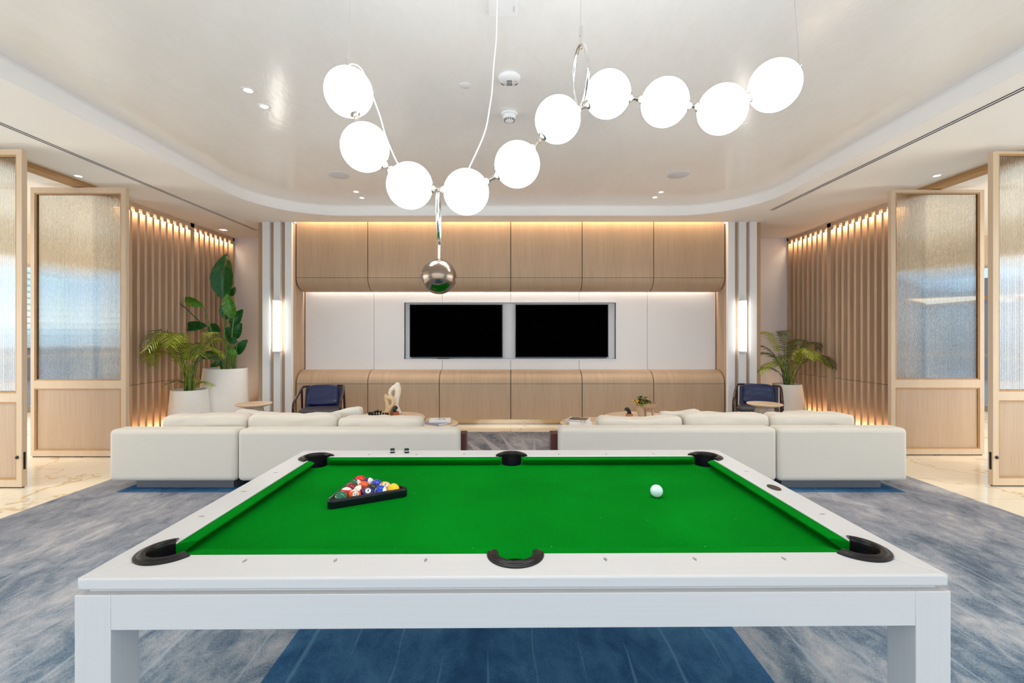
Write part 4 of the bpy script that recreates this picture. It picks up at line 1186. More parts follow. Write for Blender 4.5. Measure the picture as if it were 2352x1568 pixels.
# ---- plant bowl on three legs
def plant_bowl():
    Y = 5.97; x = PX(1485, Y); zb = TD[2] + 0.0008
    t = thing('plant_bowl', 'taupe footed bowl with trailing yellow-green plant on the right round table', 'planter', (x, Y, zb), 0)
    zr = PZ(925.5, Y)
    zr0 = zr - zb
    R_ = (PX(1508.5, Y) - PX(1465, Y)) / 2
    xo = PX(1486.5, Y) - x
    obj('bowl', MB().lathe([(0.012, zr0 - 0.085), (R_ * 0.6, zr0 - 0.075), (R_ * 0.85, zr0 - 0.045), (R_, zr0), (R_ - 0.008, zr0 + 0.001), (R_ * 0.8, zr0 - 0.035), (0.01, zr0 - 0.04)], xo, 0, 0, 40), M['clay'], t, local=True, smooth=45, recalc=True)
    obj('leg', MB().tube([(-R_ * 0.55, -0.03, 0.0), (-R_ * 0.62, -0.03, 0.05), (-R_ * 0.70, -0.02, 0.10), (-R_ * 0.62, -0.01, zr0 - 0.01)], [(0.034, 0.034), (0.042, 0.04), (0.052, 0.05), (0.05, 0.05)], 18, flat=(1, 0, 0)), M['clay'], t, local=True, smooth=50)
    obj('leg', MB().tube([(R_ * 0.62, -0.02, 0.0), (R_ * 0.60, -0.02, zr0 - 0.05)], 0.015, 14), M['clay'], t, local=True, smooth=50)
    obj('leg', MB().tube([(R_ * 0.1, 0.09, 0.0), (R_ * 0.1, 0.085, zr0 - 0.06)], 0.015, 14), M['clay'], t, local=True, smooth=50)
    obj('soil', MB().lathe([(R_ * 0.8, zr0 - 0.03), (0.02, zr0 - 0.02)], xo, 0, 0, 24), M['soil'], t, local=True)
    rnd = random.Random(5)
    def lf(mb, c, d, L, w):
        d = Vector(d).normalized(); sd = d.cross(Vector((0, 0, 1)) if abs(d.z) < .9 else Vector((1, 0, 0))).normalized(); nr = sd.cross(d)
        vs = []; K = 6
        for i in range(K + 1):
            s_ = i / K; ww = w * math.sin(PI * min(1, s_ * 0.9 + 0.08)) ** 0.8
            p = c + d * L * s_ - Vector((0, 0, 1)) * L * 0.35 * s_ * s_
            vs += [p - sd * ww + nr * ww * 0.25, p, p + sd * ww + nr * ww * 0.25]
        fs = []
        for i in range(K):
            for j in (0, 1): fs.append((3 * i + j, 3 * i + j + 1, 3 * i + j + 4, 3 * i + j + 3))
        mb.add(vs, fs)
    gmb, ymb = MB(), MB()
    c0 = Vector((PX(1475, Y) - x, -0.01, zr0 + 0.015))
    for i in range(60):
        a = rnd.uniform(0, 2 * PI); r = rnd.uniform(0, 0.05); h = rnd.uniform(-0.015, 0.085) * (1 - r / 0.13)
        lf(gmb, c0 + Vector((r * math.cos(a) * 1.25, r * math.sin(a), h)), (math.cos(a), math.sin(a) - 0.3, rnd.uniform(-.5, .6)), rnd.uniform(.045, .07), rnd.uniform(.018, .026))
    for dx, dz, n_ in ((-0.10, 0.05, 6), (-0.115, 0.03, 4), (-0.01, 0.05, 4), (0.05, -0.005, 5), (-0.055, -0.01, 3)):
        for i in range(n_):
            a = rnd.uniform(0, 2 * PI)
            lf(ymb, c0 + Vector((dx + rnd.uniform(-.012, .012), -0.055 + rnd.uniform(-.02, .01), dz + rnd.uniform(-.015, .015))), (math.cos(a), -0.5, rnd.uniform(-.7, .5)), rnd.uniform(.035, .055), rnd.uniform(.011, .017))
    obj('green_leaves', gmb, M['vine_g'], t, local=True, smooth=80)
    obj('yellow_leaves', ymb, M['vine_y'], t, local=True, smooth=80)
plant_bowl()

# ================================================================ ARMCHAIRS
def armchair(label, x, y, rot):
    t = thing('armchair', label, 'armchair', (x, y, 0.0132), rot, 'navy leather armchairs')
    t.scale = (0.9, 0.9, 0.9)
    def add(n, mb, m, **k): return obj(n, mb, m, t, local=True, **k)
    for s in (-1, 1):
        X = s * 0.355
        arm = [(X, -0.34, 0.50), (X, -0.33, 0.545), (X, -0.30, 0.585), (X * 0.995, -0.25, 0.61), (X * 0.98, 0.0, 0.70), (X * 0.955, 0.20, 0.765), (X * 0.92, 0.27, 0.785), (X * 0.84, 0.30, 0.79), (X * 0.6, 0.315, 0.79)]
        add('armrest', MB().tube(arm, 0.02, 14), M['tubewood'], smooth=60)
        add('leg', MB().tube([(X, -0.34, 0.50), (X * 1.01, -0.35, 0.25), (X * 1.02, -0.355, 0.0)], [0.02, 0.019, 0.016], 14), M['tubewood'], smooth=60)
        add('leg', MB().tube([(X * 0.955, 0.19, 0.765), (X * 0.97, 0.26, 0.4), (X * 0.99, 0.33, 0.0)], [0.019, 0.019, 0.016], 14), M['tubewood'], smooth=60)
    add('seat_frame', MB().tube([(-0.34, -0.30, 0.36), (0.34, -0.30, 0.36)], 0.014, 10).tube([(-0.34, 0.26, 0.34), (0.34, 0.26, 0.34)], 0.014, 10).tube([(-0.345, -0.33, 0.36), (-0.345, 0.28, 0.34)], 0.014, 10).tube([(0.345, -0.33, 0.36), (0.345, 0.28, 0.34)], 0.014, 10), M['tubewood'], smooth=60)
    add('seat', soft_box(-0.315, 0.315, -0.33, 0.20, 0.365, 0.47, 4.5, (14, 14, 6), 0.0, 3, 0.004), M['navy_seat'], smooth=70)
    bk_ = soft_box(-0.25, 0.25, 0.115, 0.205, 0.45, 0.83, 5.0, (14, 6, 14), 0.0, 5, 0.004)
    for v in bk_.v:                                   # roll at the foot of the back cushion
        if v.z < 0.56: v.y -= 0.03 * math.sin((0.56 - v.z) / 0.11 * PI) if v.z > 0.45 else 0
    lean(bk_, 0.16, 0.45, 0.30)
    add('backrest', bk_, M['navy'], smooth=70)
    sl = MB().box(-0.30, 0.30, 0.225, 0.24, 0.46, 0.80)
    lean(sl, 0.16, 0.45, 0.30)
    add('back_sling', sl, M['navy'], bevel=0.006)
    return t
armchair('navy leather armchair with dark tube frame beside the left column', PX(737, 6.85), 6.85, math.radians(13))
armchair('navy leather armchair with dark tube frame behind the right side table', PX(1741, 7.0), 7.0, math.radians(-30))

# ================================================================ PLANTS
def frond(base, az, L, rise, droop, nl, ll, w, rnd, start=0.35):
    """one palm frond: rachis and two rows of narrow leaflets"""
    mb = MB(); d = Vector((math.cos(az), math.sin(az), 0)); N = 22
    pts = []
    for i in range(N + 1):
        s_ = i / N
        out = L * (0.18 * s_ + 0.62 * s_ ** 1.9)
        up = L * (rise * math.sin(s_ * PI * 0.62) - droop * s_ ** 3)
        pts.append(base + d * out + Vector((0, 0, up)))
    mb.tube(pts, [0.006 * (1 - 0.8 * i / N) + 0.0012 for i in range(N + 1)], 6)
    sd = Vector((-d.y, d.x, 0))
    for k in range(nl):
        s_ = start + (1 - start) * k / (nl - 1)
        f = s_ * N; i = min(N - 1, int(f)); p = pts[i].lerp(pts[i + 1], f - i)
        tg = (pts[min(N, i + 1)] - pts[max(0, i - 1)]).normalized()
        l = ll * (0.45 + 0.55 * math.sin(PI * min(1, (k + 1.5) / (nl + 1)))) * rnd.uniform(.85, 1.1)
        for sg in (-1, 1):
            dr = (sd * sg * 0.85 + tg * 0.75 + Vector((0, 0, rnd.uniform(-.15, .2)))).normalized()
            nr = dr.cross(tg).normalized(); wd = dr.cross(nr).normalized()
            vs = []
            for q_ in range(5):
                u = q_ / 4
                ww = w * math.sin(PI * (0.12 + 0.88 * u)) * 0.9 + 0.0006
                c = p + dr * l * u - Vector((0, 0, 1)) * l * rnd.uniform(.28, .42) * u * u
                vs += [c - wd * ww, c + wd * ww]
            mb.add(vs, [(2 * q_, 2 * q_ + 1, 2 * q_ + 3, 2 * q_ + 2) for q_ in range(4)])
    return mb
def planter(t, x, y, z0, zt, rb, rt, sxx=1.0, shear=0.0):
    h = zt - z0
    prof = [(rb * 0.97, 0), (rb, 0.03), (rb + (rt - rb) * 0.25, h * 0.3), (rt + (rb - rt) * 0.06, h * 0.93), (rt, h), (rt - 0.018, h), (rt - 0.022, h - 0.05), (rt - 0.03, h - 0.09), (0.02, h - 0.09)]
    o = obj('planter', MB().lathe(prof, x, y, z0, 48, sx=sxx, shear=(lambda z: (shear * z, 0))), M['ceramic'], t, smooth=40, recalc=True)
    obj('soil', MB().lathe([(rt - 0.03, zt - z0 - 0.075), (0.02, zt - z0 - 0.06)], x + 0, y, z0, 24, sx=sxx, shear=(lambda z: (shear * z, 0))), M['soil'], t)
    return o
def palm(label, x, y, zt, rb, rt, specs, mats, seed, lw=0.0085):
    rnd = random.Random(seed)
    t = thing('potted_palm', label, 'potted plant', (x, y, 0), 0, 'potted palms')
    planter(t, x, y, 0.0, zt, rb, rt)
    for k, (az, L, rise, droop, nl, ll) in enumerate(specs):
        b = Vector((x + rnd.uniform(-.06, .06), y + rnd.uniform(-.06, .06), zt - 0.07))
        fm = frond(b, math.radians(az), L, rise, droop, nl, ll, lw, rnd)
        lim = 5.37
        for v in fm.v:                                    # leaflets press against the slats, not through them
            if abs(v.x) > lim - 0.12: v.x = math.copysign(lim - 0.12 + 0.11 * math.tanh((abs(v.x) - lim + 0.12) / 0.11), v.x)
        obj('frond', fm, mats[k % len(mats)], t, smooth=80)
    cn = MB()
    for k in range(7):
        a = rnd.uniform(0, 2 * PI); r = rnd.uniform(.01, .06)
        cn.tube([(x + r * math.cos(a), y + r * math.sin(a), zt - 0.075), (x + r * 1.5 * math.cos(a), y + r * 1.5 * math.sin(a), zt + 0.16), (x + r * 2.4 * math.cos(a), y + r * 2.4 * math.sin(a), zt + 0.34)], [0.011, 0.009, 0.006], 8)
    obj('cane', cn, M['bark'], t, smooth=60)
    return t
ypl = 6.85
specs_l = [(183, .88, .98, .20, 26, .25), (200, .72, 1.12, .30, 24, .22), (168, .80, 1.18, .16, 26, .24), (150, .62, 1.35, .10, 22, .22), (10, .66, 1.15, .18, 24, .22), (-12, .70, .92, .12, 24, .22),
           (-35, .62, 1.30, .22, 22, .20), (215, .78, 1.22, .30, 24, .23), (245, .70, 1.45, .20, 22, .22), (262, .78, 1.30, .30, 24, .22), (290, .70, 1.40, .22, 22, .22), (322, .66, 1.25, .20, 22, .22), (90, .7, 1.40, .14, 20, .2), (60, .66, 1.35, .2, 20, .2),
           (185, .5, .46, .16, 18, .14), (350, .44, .5, .14, 16, .12), (275, .62, 1.5, .1, 20, .16), (25, .64, 1.42, .16, 22, .2), (188, .9, .82, .26, 26, .25)]
palm('bright green feathery palm in the smaller white planter before the slat wall', PX(435, ypl), ypl, PZ(894, ypl), 0.29, 0.235, specs_l, [M['palm'], M['palm'], M['palm_dark']], 3, 0.0072)
ypr = 7.85
specs_r = [(180, .95, .72, .18, 30, .2), (200, .85, .62, .22, 28, .2), (165, .85, .5, .22, 28, .2), (10, .98, .85, .1, 30, .2), (-15, .85, .72, .2, 28, .2), (30, .9, .95, .05, 28, .2),
           (60, .95, 1.05, .0, 28, .2), (100, .95, 1.05, .05, 28, .2), (140, .85, .9, .1, 28, .2), (230, .8, .8, .2, 26, .2), (270, .85, .9, .2, 26, .2), (310, .82, .75, .22, 26, .2), (340, .95, .7, .25, 28, .2), (285, .6, 1.1, .05, 22, .16)]
palm('dark green palm in the white planter behind the right armchair', PX(1808, ypr), ypr, PZ(881, ypr), 0.30, 0.222, specs_r, [M['palm_dark'], M['palm'], M['palm_dark']], 9)

def big_leaf(a, b, w, dep=0.0, fold=0.25, bend=0.1, toward=(0, -1, 0.15)):
    """broad leaf blade from a (stalk end) to b (tip)"""
    mb = MB(); a, b = Vector(a), Vector(b); d = b - a; L = d.length; d.normalize()
    fr_ = Vector(toward); fr_ = (fr_ - d * fr_.dot(d)).normalized(); sd = d.cross(fr_).normalized()
    K = 22; J = 8; vs = []; fs = []
    for i in range(K + 1):
        u = i / K
        ww = w * (math.sin(PI * u ** 0.85) ** 0.72 if 0 < u < 1 else 0.0) + 0.001
        c = a + d * L * u + fr_ * (bend * L * math.sin(PI * u)) 
        for j in range(J + 1):
            v = 2 * j / J - 1
            rip = 0.006 * math.sin(u * 34 + abs(v) * 5) * abs(v)
            vs.append(c + sd * ww * v + fr_ * (-fold * ww * abs(v) ** 1.3 * -1 + rip))
    for i in range(K):
        for j in range(J):
            fs.append((i * (J + 1) + j, i * (J + 1) + j + 1, (i + 1) * (J + 1) + j + 1, (i + 1) * (J + 1) + j))
    mb.add(vs, fs)
    mid = [a + d * L * i / 10 + fr_ * (bend * L * math.sin(PI * i / 10) - 0.004) for i in range(11)]
    mb.tube(mid, [0.008 * (1 - i / 11) + 0.001 for i in range(11)], 6)
    return mb
def strelitzia():
    Y = 7.42; x = PX(519, Y); zt = PZ(845, Y)
    t = thing('potted_bird_of_paradise', 'tall broad-leaved plant in the big white planter next to the left column', 'potted plant', (x, Y, 0), 0)
    planter(t, PX(515, Y) - 0.03, Y, 0.0, zt, 0.385, 0.315, 1.0, 0.055)
    z5 = lambda u, v, dy=0: P(330 + u / 3.732, 560 + v / 3.732, Y + dy)
    Lv = [((690, 480), (712, 82), 0.30, 0, 0, (700, 1060)), ((770, 640), (715, 425), 0.17, -0.12, 1, (735, 1060)), ((762, 730), (850, 560), 0.15, 0.05, 0, (760, 1060)), ((790, 815), (838, 675), 0.13, -0.02, 0, (770, 1060)),
          ((700, 800), (800, 725), 0.17, 0.08, 0, (720, 1060)), ((712, 650), (690, 490), 0.13, 0.1, 0, (705, 1060)), ((512, 535), (325, 462), 0.11, 0.05, 1, (690, 1060)), ((800, 945), (890, 820), 0.13, -0.1, 0, (790, 1060)),
          ((805, 838), (708, 828), 0.085, -0.15, 0, (775, 1060)), ((800, 930), (712, 935), 0.11, -0.18, 1, (780, 1060)), ((748, 450), (790, 370), 0.09, 0.14, 0, (720, 1060)), ((565, 690), (655, 775), 0.15, 0.1, 0, (690, 1060)),
          ((545, 700), (300, 720), 0.13, 0.12, 0, (680, 1060)), ((640, 950), (480, 960), 0.11, 0.1, 0, (670, 1060)), ((670, 930), (600, 1000), 0.12, 0.08, 0, (670, 1060)), ((690, 1000), (575, 1050), 0.08, -0.1, 0, (680, 1060))]
    for (a, b, w, dy, k, root) in Lv:
        A, B = z5(*a, dy), z5(*b, dy * 1.2)
        R0 = z5(*root, dy * 0.5); R0.z = zt - 0.07
        m_ = M['strelitzia_l'] if k else M['strelitzia']
        W_ = w * 0.62
        lm = big_leaf(A, B, W_, bend=0.07)
        for v in lm.v:
            if v.x < -5.25: v.x = -5.25 - 0.11 * math.tanh((-5.25 - v.x) / 0.11)
        lf = obj('leaf', lm, m_, t, smooth=80)
        mid = R0.lerp(A, 0.55) + Vector((0, -0.01, 0.03))
        obj('stalk', MB().tube([R0, R0.lerp(mid, .5) + Vector((0, 0, .01)), mid, A], [0.013, 0.011, 0.009, 0.006], 8), M['bark'], lf, smooth=60)
    A = z5(268, 472, 0.1); R0 = z5(690, 1060); R0.z = zt - 0.07; mid = z5(480, 665, 0.08)
    obj('bare_stalk', MB().tube([R0, R0.lerp(mid, .5), mid, mid.lerp(A, .5) + Vector((0, 0, .01)), A], [0.012, 0.01, 0.008, 0.007, 0.004], 8), M['strelitzia'], t, smooth=60)
strelitzia()

# ================================================================ TELEVISIONS AND SCONCES
def television(label, xa, xb, side):
    Y = 8.02; z0, z1 = PZ(821.5, Y), PZ(698.5, Y); x0, x1 = PX(xa, Y), PX(xb, Y)
    t = thing('television', label, 'television', ((x0 + x1) / 2, Y, z0), 0, 'televisions in the wall niche')
    obj('housing', MB().box(x0, x1, Y + 0.004, Y + 0.0795, z0, z1), M['tv_bezel'], t, bevel=0.004, seg=2)
    obj('screen', MB().box(x0 + 0.012, x1 - 0.012, Y, Y + 0.006, z0 + 0.018, z1 - 0.012), M['tv'], t)
    if side < 0:
        xm = PX(1018, Y)
        obj('sensor_box', MB().box(xm - 0.1, xm + 0.1, Y - 0.006, Y + 0.02, z0 - 0.018, z0 + 0.004), M['black'], t, bevel=0.004, seg=2)
    xs = x0 + 0.01 if side < 0 else x1 - 0.03
    obj('badge', MB().box(xs, xs + 0.018, Y - 0.001, Y + 0.003, z0 + 0.004, z0 + 0.014), M['chrome'], t)
television('black flat television with small sensor box beneath, nearer the steel ball', 940.5, 1154.5, -1)
television('black flat television in the niche end farther from the steel ball', 1183.5, 1397.5, 1)
def sconce(label, pxa, pxb):
    Y0, Y1 = 7.525, 7.5945
    x0, x1 = PX(pxa, 7.56), PX(pxb, 7.56); z0, z1 = PZ(809, 7.55), PZ(688, 7.55)
    t = thing('wall_sconce', label, 'wall lamp', ((x0 + x1) / 2, Y1, z0), 0, 'vertical wall sconces')
    obj('diffuser', MB().box(x0, x1, Y0, Y1, z0 + 0.02, z1 - 0.02), M['sconce'], t, bevel=0.006, seg=2)
    obj('end_cap', MB().box(x0 - 0.002, x1 + 0.002, Y0 - 0.004, Y1, z1 - 0.02, z1), M['steel'], t)
    obj('end_cap', MB().box(x0 - 0.002, x1 + 0.002, Y0 - 0.004, Y1, z0, z0 + 0.02), M['steel'], t)
    obj('corner_bar', MB().box(x0 - 0.002, x0 + 0.005, Y0 - 0.003, Y0 + 0.004, z0 + 0.02, z1 - 0.02), M['steel'], t)
    return t
sconce('lit vertical bar sconce on the column beside the tall plants', 628.5, 644)
sconce('lit vertical bar sconce on the column above the right armchair', 1699, 1713)

# ================================================================ CHANDELIER
def chandelier():
    r = 0.102
    GL = [(801, 212, 1.975), (838.5, 338.5, 1.965), (941, 426.5, 2.04), (1071, 441, 2.06), (1188, 378, 2.06), (1281, 275, 2.06), (1396, 217, 2.06), (1527, 235.5, 2.01), (1659, 251.5, 1.96), (1779, 197, 1.91)]
    cs = [P(*g_) for g_ in GL]
    t = thing('chandelier', 'chandelier of ten white glowing globes strung like beads above the pool table', 'chandelier', (cs[4].x, 2.03, ZT), 0)
    for c in cs: obj('globe', MB().sphere(c, r, 48, 32), M['globe'], t, smooth=80)
    def connector(a, b, cup_at):
        d = (b - a); L = d.length; d.normalize()
        p0 = a + d * (r - 0.004); p1 = b - d * (r - 0.004)
        mb = MB().tube([p0, p1], 0.0085, 12)
        mb.tube([p0, p0.lerp(p1, .3)], 0.012, 12); mb.tube([p0.lerp(p1, .55), p0.lerp(p1, .7)], 0.0115, 12)
        for k in ((0, 1) if cup_at == 2 else (cup_at,)):
            cc, dd = (a, d) if k == 0 else (b, -d)
            mb.tube([cc + dd * (r - 0.006), cc + dd * (r + 0.003), cc + dd * (r + 0.008), cc + dd * (r + 0.014)], [0.023, 0.021, 0.013, 0.010], 20)
        return obj('connector', mb, M['steel'], t, smooth=50)
    cups = [0, 0, 2, 1, 1, 1, 1, 1, 1]
    for i in range(9): connector(cs[i], cs[i + 1], 2)
    # hanging loop and steel ball between globes 3 and 4
    def loop(top, bot, w, name, ax):
        c = (top + bot) / 2; h = (top - bot).length / 2; up = (top - bot).normalized()
        pts = []
        for i in range(48):
            a = 2 * PI * i / 48
            pts.append(c + up * h * math.sin(a) + Vector(ax) * w * math.cos(a))
        return obj(name, MB().tube(pts, 0.0075, 12, closed=True), M['chrome'], t, smooth=60)
    Yl = 2.05
    loop(P(1007, 446, Yl), P(1009, 560, Yl), 0.105, 'hanging_loop', (0.10, -1, 0))
    obj('rod', MB().tube([P(1009, 558, Yl), P(1008.5, 600, Yl)], 0.0068, 14), M['chrome'], t, smooth=60)
    bc_ = P(1008, 635, Yl)
    sb = NT('brushed_steel_ball')
    nz = sb.noise(sb.coord((1, 1, 90)), 3.0, 2)
    sb.bump(nz, 0.05, 0.002)
    obj('steel_ball', MB().sphere(bc_, 0.0795, 56, 36), sb.set(srgb(142, 124, 108), 0.2, 1.0, 0.5, Anisotropic=0.5), t, smooth=80)
    # upper loop and suspension rod between globes 6 and 7
    loop(P(1329, 109, Yl), P(1337, 238, Yl), 0.11, 'hanging_loop', (0.13, -1, 0))
    obj('rod', MB().tube([P(1334, 60, Yl), P(1334, 84, Yl)], 0.0078, 14).tube([P(1334, 84, Yl), P(1335, 112, Yl)], 0.006, 14), M['chrome'], t, smooth=60)
    # wires up to the ceiling
    def wire(px, py, Y, lean_, stub=True, name='wire', rad=0.0012):
        a = P(px, py, Y); b = Vector((a.x + lean_, a.y, ZT))
        return obj(name, MB().tube([a, b], rad, 6), M['chrome'], t, smooth=60)
    wire(1334, 62, Yl, 0.0)
    wire(799, 138, 1.975, 0.035)
    wire(1836, 150, 1.905, -0.07)
    obj('end_stub', MB().tube([P(799, 135, 1.975), P(799.5, 155, 1.975)], 0.0075, 12), M['chrome'], t, smooth=50)
    obj('end_stub', MB().tube([P(1838, 148, 1.905), P(1829, 158, 1.905)], 0.0075, 12), M['chrome'], t, smooth=50)
    # white flex
    wm = M['plastic']
    def flex(pix, Y0, Y1, up=False, rad=0.0027):
        n = len(pix)
        pts = [P(px, py, Y0 + (Y1 - Y0) * i / (n - 1)) for i, (px, py) in enumerate(pix)]
        if up: pts = [Vector((pts[0].x + 0.02, pts[0].y, ZT))] + pts
        # Catmull-Rom smoothing
        out = []
        for i in range(len(pts) - 1):
            p0, p1, p2, p3 = pts[max(0, i - 1)], pts[i], pts[i + 1], pts[min(len(pts) - 1, i + 2)]
            for k in range(6):
                u = k / 6
                out.append(0.5 * ((2 * p1) + (p2 - p0) * u + (2 * p0 - 5 * p1 + 4 * p2 - p3) * u * u + (3 * p1 - p0 - 3 * p2 + p3) * u ** 3))
        out.append(pts[-1])
        return obj('flex', MB().tube(out, rad, 8), wm, t, smooth=60)
    flex([(803, 148), (812, 147), (826, 154), (838, 172), (850, 205), (862, 236), (874, 270), (884, 306), (894, 332), (904, 356), (914, 376)], 1.99, 2.13)
    flex([(1142, 2), (1141, 60), (1139, 100), (1134, 150), (1130, 210), (1126, 238), (1118, 286), (1108, 318), (1094, 350), (1077, 386)], 2.06, 2.06, True)
    return t
chandelier()

# ================================================================ CEILING FITTINGS
def at_ceiling(px, py, z): 
    Y = (z - CAMZ) * F / (CY - py); return PX(px, Y), Y
def disc(name, label, px, py, z, r, h, mat, cat, group=None, lens=None, rim=0.75):
    x, y = at_ceiling(px, py, z)
    t = thing(name, label, cat, (x, y, z), 0, group)
    if lens:
        obj('trim_ring', MB().lathe([(r * 0.62, -0.0005), (r * 0.66, -h), (r * 0.96, -h), (r, -0.0005)], x, y, z, 32, False), mat, t, smooth=40)
        obj('lens', MB().lathe([(r * 0.64, -0.001), (0.002, -0.001)], x, y, z, 28), lens, t)
    else:
        obj('cover', MB().lathe([(r, -0.0002), (r, -h * 0.7), (r * 0.96, -h), (0.002, -h)], x, y, z, 40), mat, t, smooth=40, recalc=True)
    return t
dl = 'recessed downlights'
disc('downlight', 'lit recessed downlight left of the bright ceiling reflection, the nearer of its pair', 570, 207, ZT - 0.001, 0.055, 0.004, M['plastic'], 'downlight', dl, M['downlight'])
disc('downlight', 'lit recessed downlight beside the bright ceiling reflection, the farther of its pair', 607, 244, ZT - 0.001, 0.055, 0.004, M['plastic'], 'downlight', dl, M['downlight'])
disc('downlight', 'small lit downlight below the left ceiling speaker, nearer of two', 818, 440, ZT - 0.001, 0.05, 0.004, M['plastic'], 'downlight', dl, M['downlight'])
disc('downlight', 'small lit downlight below the left ceiling speaker, farther of two', 831, 454, ZT - 0.001, 0.05, 0.004, M['plastic'], 'downlight', dl, M['downlight'])
disc('downlight', 'small lit downlight below the right ceiling speaker, nearer of two', 1518, 441, ZT - 0.001, 0.05, 0.004, M['plastic'], 'downlight', dl, M['downlight'])
disc('downlight', 'small lit downlight below the right ceiling speaker, farther of two', 1504, 453, ZT - 0.001, 0.05, 0.004, M['plastic'], 'downlight', dl, M['downlight'])
disc('downlight', 'recessed downlight in the low ceiling beside the left pivot doors', 180, 404, ZC, 0.055, 0.004, M['plastic'], 'downlight', dl, M['downlight'])
disc('downlight', 'recessed downlight in the low ceiling beside the right pivot doors', 2152, 403, ZC, 0.055, 0.004, M['plastic'], 'downlight', dl, M['downlight'])
disc('ceiling_speaker', 'round flush ceiling speaker left of the globes', 778, 402, ZT - 0.001, 0.135, 0.006, M['plastic_grey'], 'speaker', 'ceiling speakers')
disc('ceiling_speaker', 'round flush ceiling speaker below the right end of the globes', 1558, 401, ZT - 0.001, 0.135, 0.006, M['plastic_grey'], 'speaker', 'ceiling speakers')
disc('cover_plate', 'blank round cover plate left of the strobe alarm', 1069, 196, ZT - 0.001, 0.048, 0.004, M['plastic'], 'cover plate')
disc('sprinkler_cover', 'small round sprinkler cover above the left column', 569, 506, ZC, 0.05, 0.006, M['plastic'], 'sprinkler cover', 'sprinkler covers')
disc('sprinkler_cover', 'small round sprinkler cover above the middle wall panels', 1122, 503.5, ZC, 0.045, 0.006, M['plastic'], 'sprinkler cover', 'sprinkler covers')
disc('sprinkler_cover', 'small round sprinkler cover above the right column', 1768, 506, ZC, 0.05, 0.006, M['plastic'], 'sprinkler cover', 'sprinkler covers')
def square_light():
    x, y = at_ceiling(513, 527, ZC)
    t = thing('square_downlight', 'square recessed downlight above the tall plant at the slat wall', 'downlight', (x, y, ZC), 0)
    obj('trim_plate', MB().box(x - .09, x + .09, y - .09, y + .09, ZC - 0.006, ZC - 0.0003), M['plastic'], t, bevel=0.002, seg=1)
    obj('lens', MB().box(x - .045, x + .045, y - .045, y + .045, ZC - 0.008, ZC - 0.006), M['downlight'], t)
square_light()
def strobe():
    z = ZT - 0.001; x, y = at_ceiling(1170, 178, z); r = 0.089
    t = thing('strobe_alarm', 'round white ceiling strobe alarm printed FIRE, right of the hanging flex', 'fire alarm', (x, y, z), 0)
    obj('body', MB().lathe([(r, 0), (r, -0.012), (r * 0.92, -0.024), (r * 0.6, -0.036), (0.003, -0.040)], x, y, z, 48), M['plastic'], t, smooth=45, recalc=True)
    ln = obj('lens', MB().box(x - .02, x + .02, y - .02, y + .028, z - 0.046, z - 0.036), M['mirror'], t, bevel=0.003, seg=2)
    obj('lens_base', MB().box(x - .022, x + .022, y + .0285, y + .034, z - 0.045, z - 0.03).box(x - .02, x + .02, y - 0.024, y - .0205, z - 0.043, z - 0.03), M['black'], ln)
    for s in (-1, 1):
        a = math.radians(90 + s * 48); cx, cy = x + 0.07 * math.cos(a), y + 0.07 * math.sin(a)
        w = MB().box(-.017, .017, -.009, .009, z - 0.030, z - 0.014)
        c_, s_ = math.cos(a + PI / 2), math.sin(a + PI / 2)
        for v in w.v: v.x, v.y = cx + v.x * c_ - v.y * s_, cy + v.x * s_ + v.y * c_
        obj('side_window', w, M['black'], t, bevel=0.002, seg=1)
        w2 = MB().box(-.009, .009, -.0065, .0065, z - 0.0318, z - 0.0298)
        for v in w2.v: v.x, v.y = cx + v.x * c_ - v.y * s_, cy + v.x * s_ + v.y * c_
        obj('side_lens', w2, M['mirror'], t)
    me = text_mesh('FIRE', 0.021, 0.0002)
    ca, sa = math.cos(math.radians(-35)), math.sin(math.radians(-35))
    for v in me.vertices:
        a, b, c_ = v.co
        # read from below, looking up: mirrored in y
        X_, Y_ = a * ca - b * sa, a * sa + b * ca
        px_, py_ = 0.050 + X_, -0.006 - Y_
        v.co = (px_, py_, -0.0372 - c_ + 0.41 * max(0, math.hypot(px_, py_) - 0.053))
    link('lettering', me, M['ink_red'], t)
strobe()
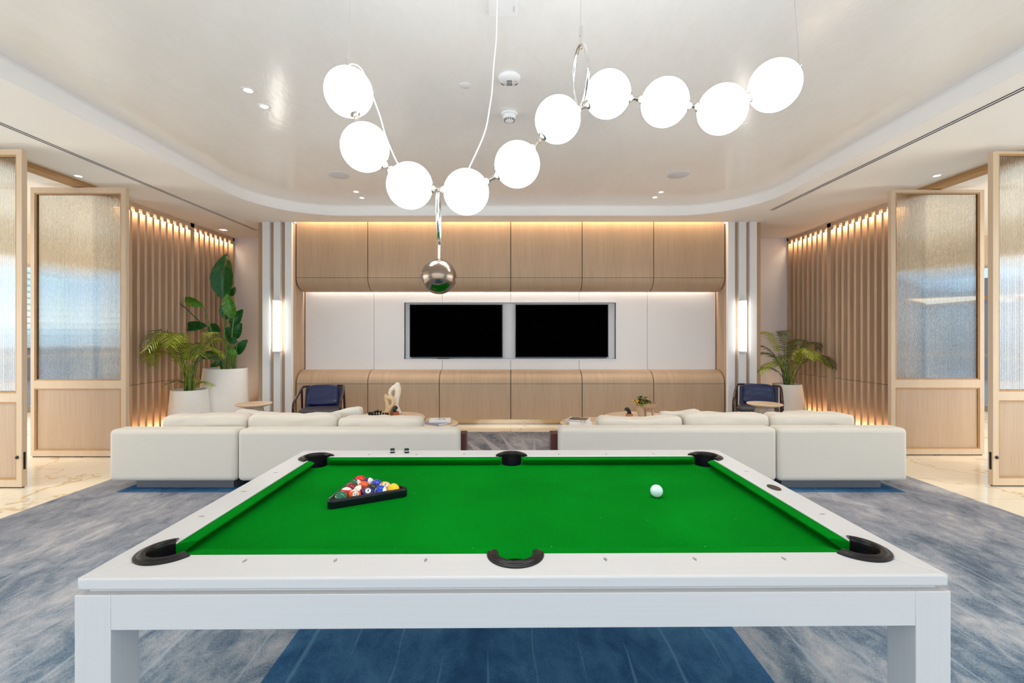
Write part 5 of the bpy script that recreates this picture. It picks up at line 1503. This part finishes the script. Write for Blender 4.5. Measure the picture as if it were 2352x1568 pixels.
def smoke():
    z = ZT - 0.001; x, y = at_ceiling(1170, 262, z)
    t = thing('smoke_detector', 'white domed smoke detector with slotted ring below the strobe alarm', 'smoke detector', (x, y, z), 0)
    obj('base', MB().lathe([(0.078, 0), (0.074, -0.012), (0.06, -0.016), (0.06, -0.03), (0.055, -0.05)], x, y, z, 40), M['plastic'], t, smooth=40, recalc=True)
    obj('dome', MB().lathe([(0.046, -0.05), (0.042, -0.064), (0.026, -0.074), (0.002, -0.076)], x, y, z, 40), M['plastic'], t, smooth=40, recalc=True)
    sl = MB()
    for k in range(14):
        a = 2 * PI * k / 14
        b = MB().box(0.040, 0.0500, -.0055, .0055, z - 0.066, z - 0.052)
        for v in b.v: v.x, v.y = x + v.x * math.cos(a) - v.y * math.sin(a), y + v.x * math.sin(a) + v.y * math.cos(a)
        sl.add(b.v, b.f)
    obj('vent_slots', sl, M['ink_grey'], t)
smoke()
def access_point():
    z = ZT - 0.001; y1 = 2.90; x0, x1 = PX(1122, 2.88), PX(1190, 2.88)
    t = thing('access_point', 'white wireless access point box on the ceiling at the top edge', 'access point', ((x0 + x1) / 2, y1 - 0.1, z), 0)
    obj('housing', MB().box(x0, x1, y1 - 0.2, y1, z - 0.045, z), M['plastic'], t, bevel=0.012, seg=4)
    me = text_mesh('RUCKUS', 0.0125, 0.0001)
    for v in me.vertices:
        a, b, c_ = v.co                         # reads downward in the view
        v.co = (PX(1180, 2.82) - (x0 + x1) / 2 + b, 0.022 + a, -0.0456 - c_)
    link('lettering', me, M['ink_grey'], t)
access_point()
def diffuser(label, x, y0, y1):
    t = thing('slot_diffuser', label, 'air diffuser', (x, (y0 + y1) / 2, ZC), 0, 'linear slot diffusers')
    obj('slot', MB().box(x - 0.028, x - 0.008, y0, y1, ZC - 0.0015, ZC + 0.004), M['slot'], t)
    obj('slot', MB().box(x + 0.008, x + 0.028, y0, y1, ZC - 0.0015, ZC + 0.004), M['slot'], t)
    obj('frame', MB().box(x - 0.036, x - 0.028, y0, y1, ZC - 0.003, ZC).box(x + 0.028, x + 0.036, y0, y1, ZC - 0.003, ZC).box(x - 0.008, x + 0.008, y0, y1, ZC - 0.003, ZC), M['plastic'], t)
diffuser('long black double air slot in the low ceiling on the left', -4.58, -2.5, 8.2)
diffuser('long black double air slot in the low ceiling on the right', 3.95, -2.5, 6.9)
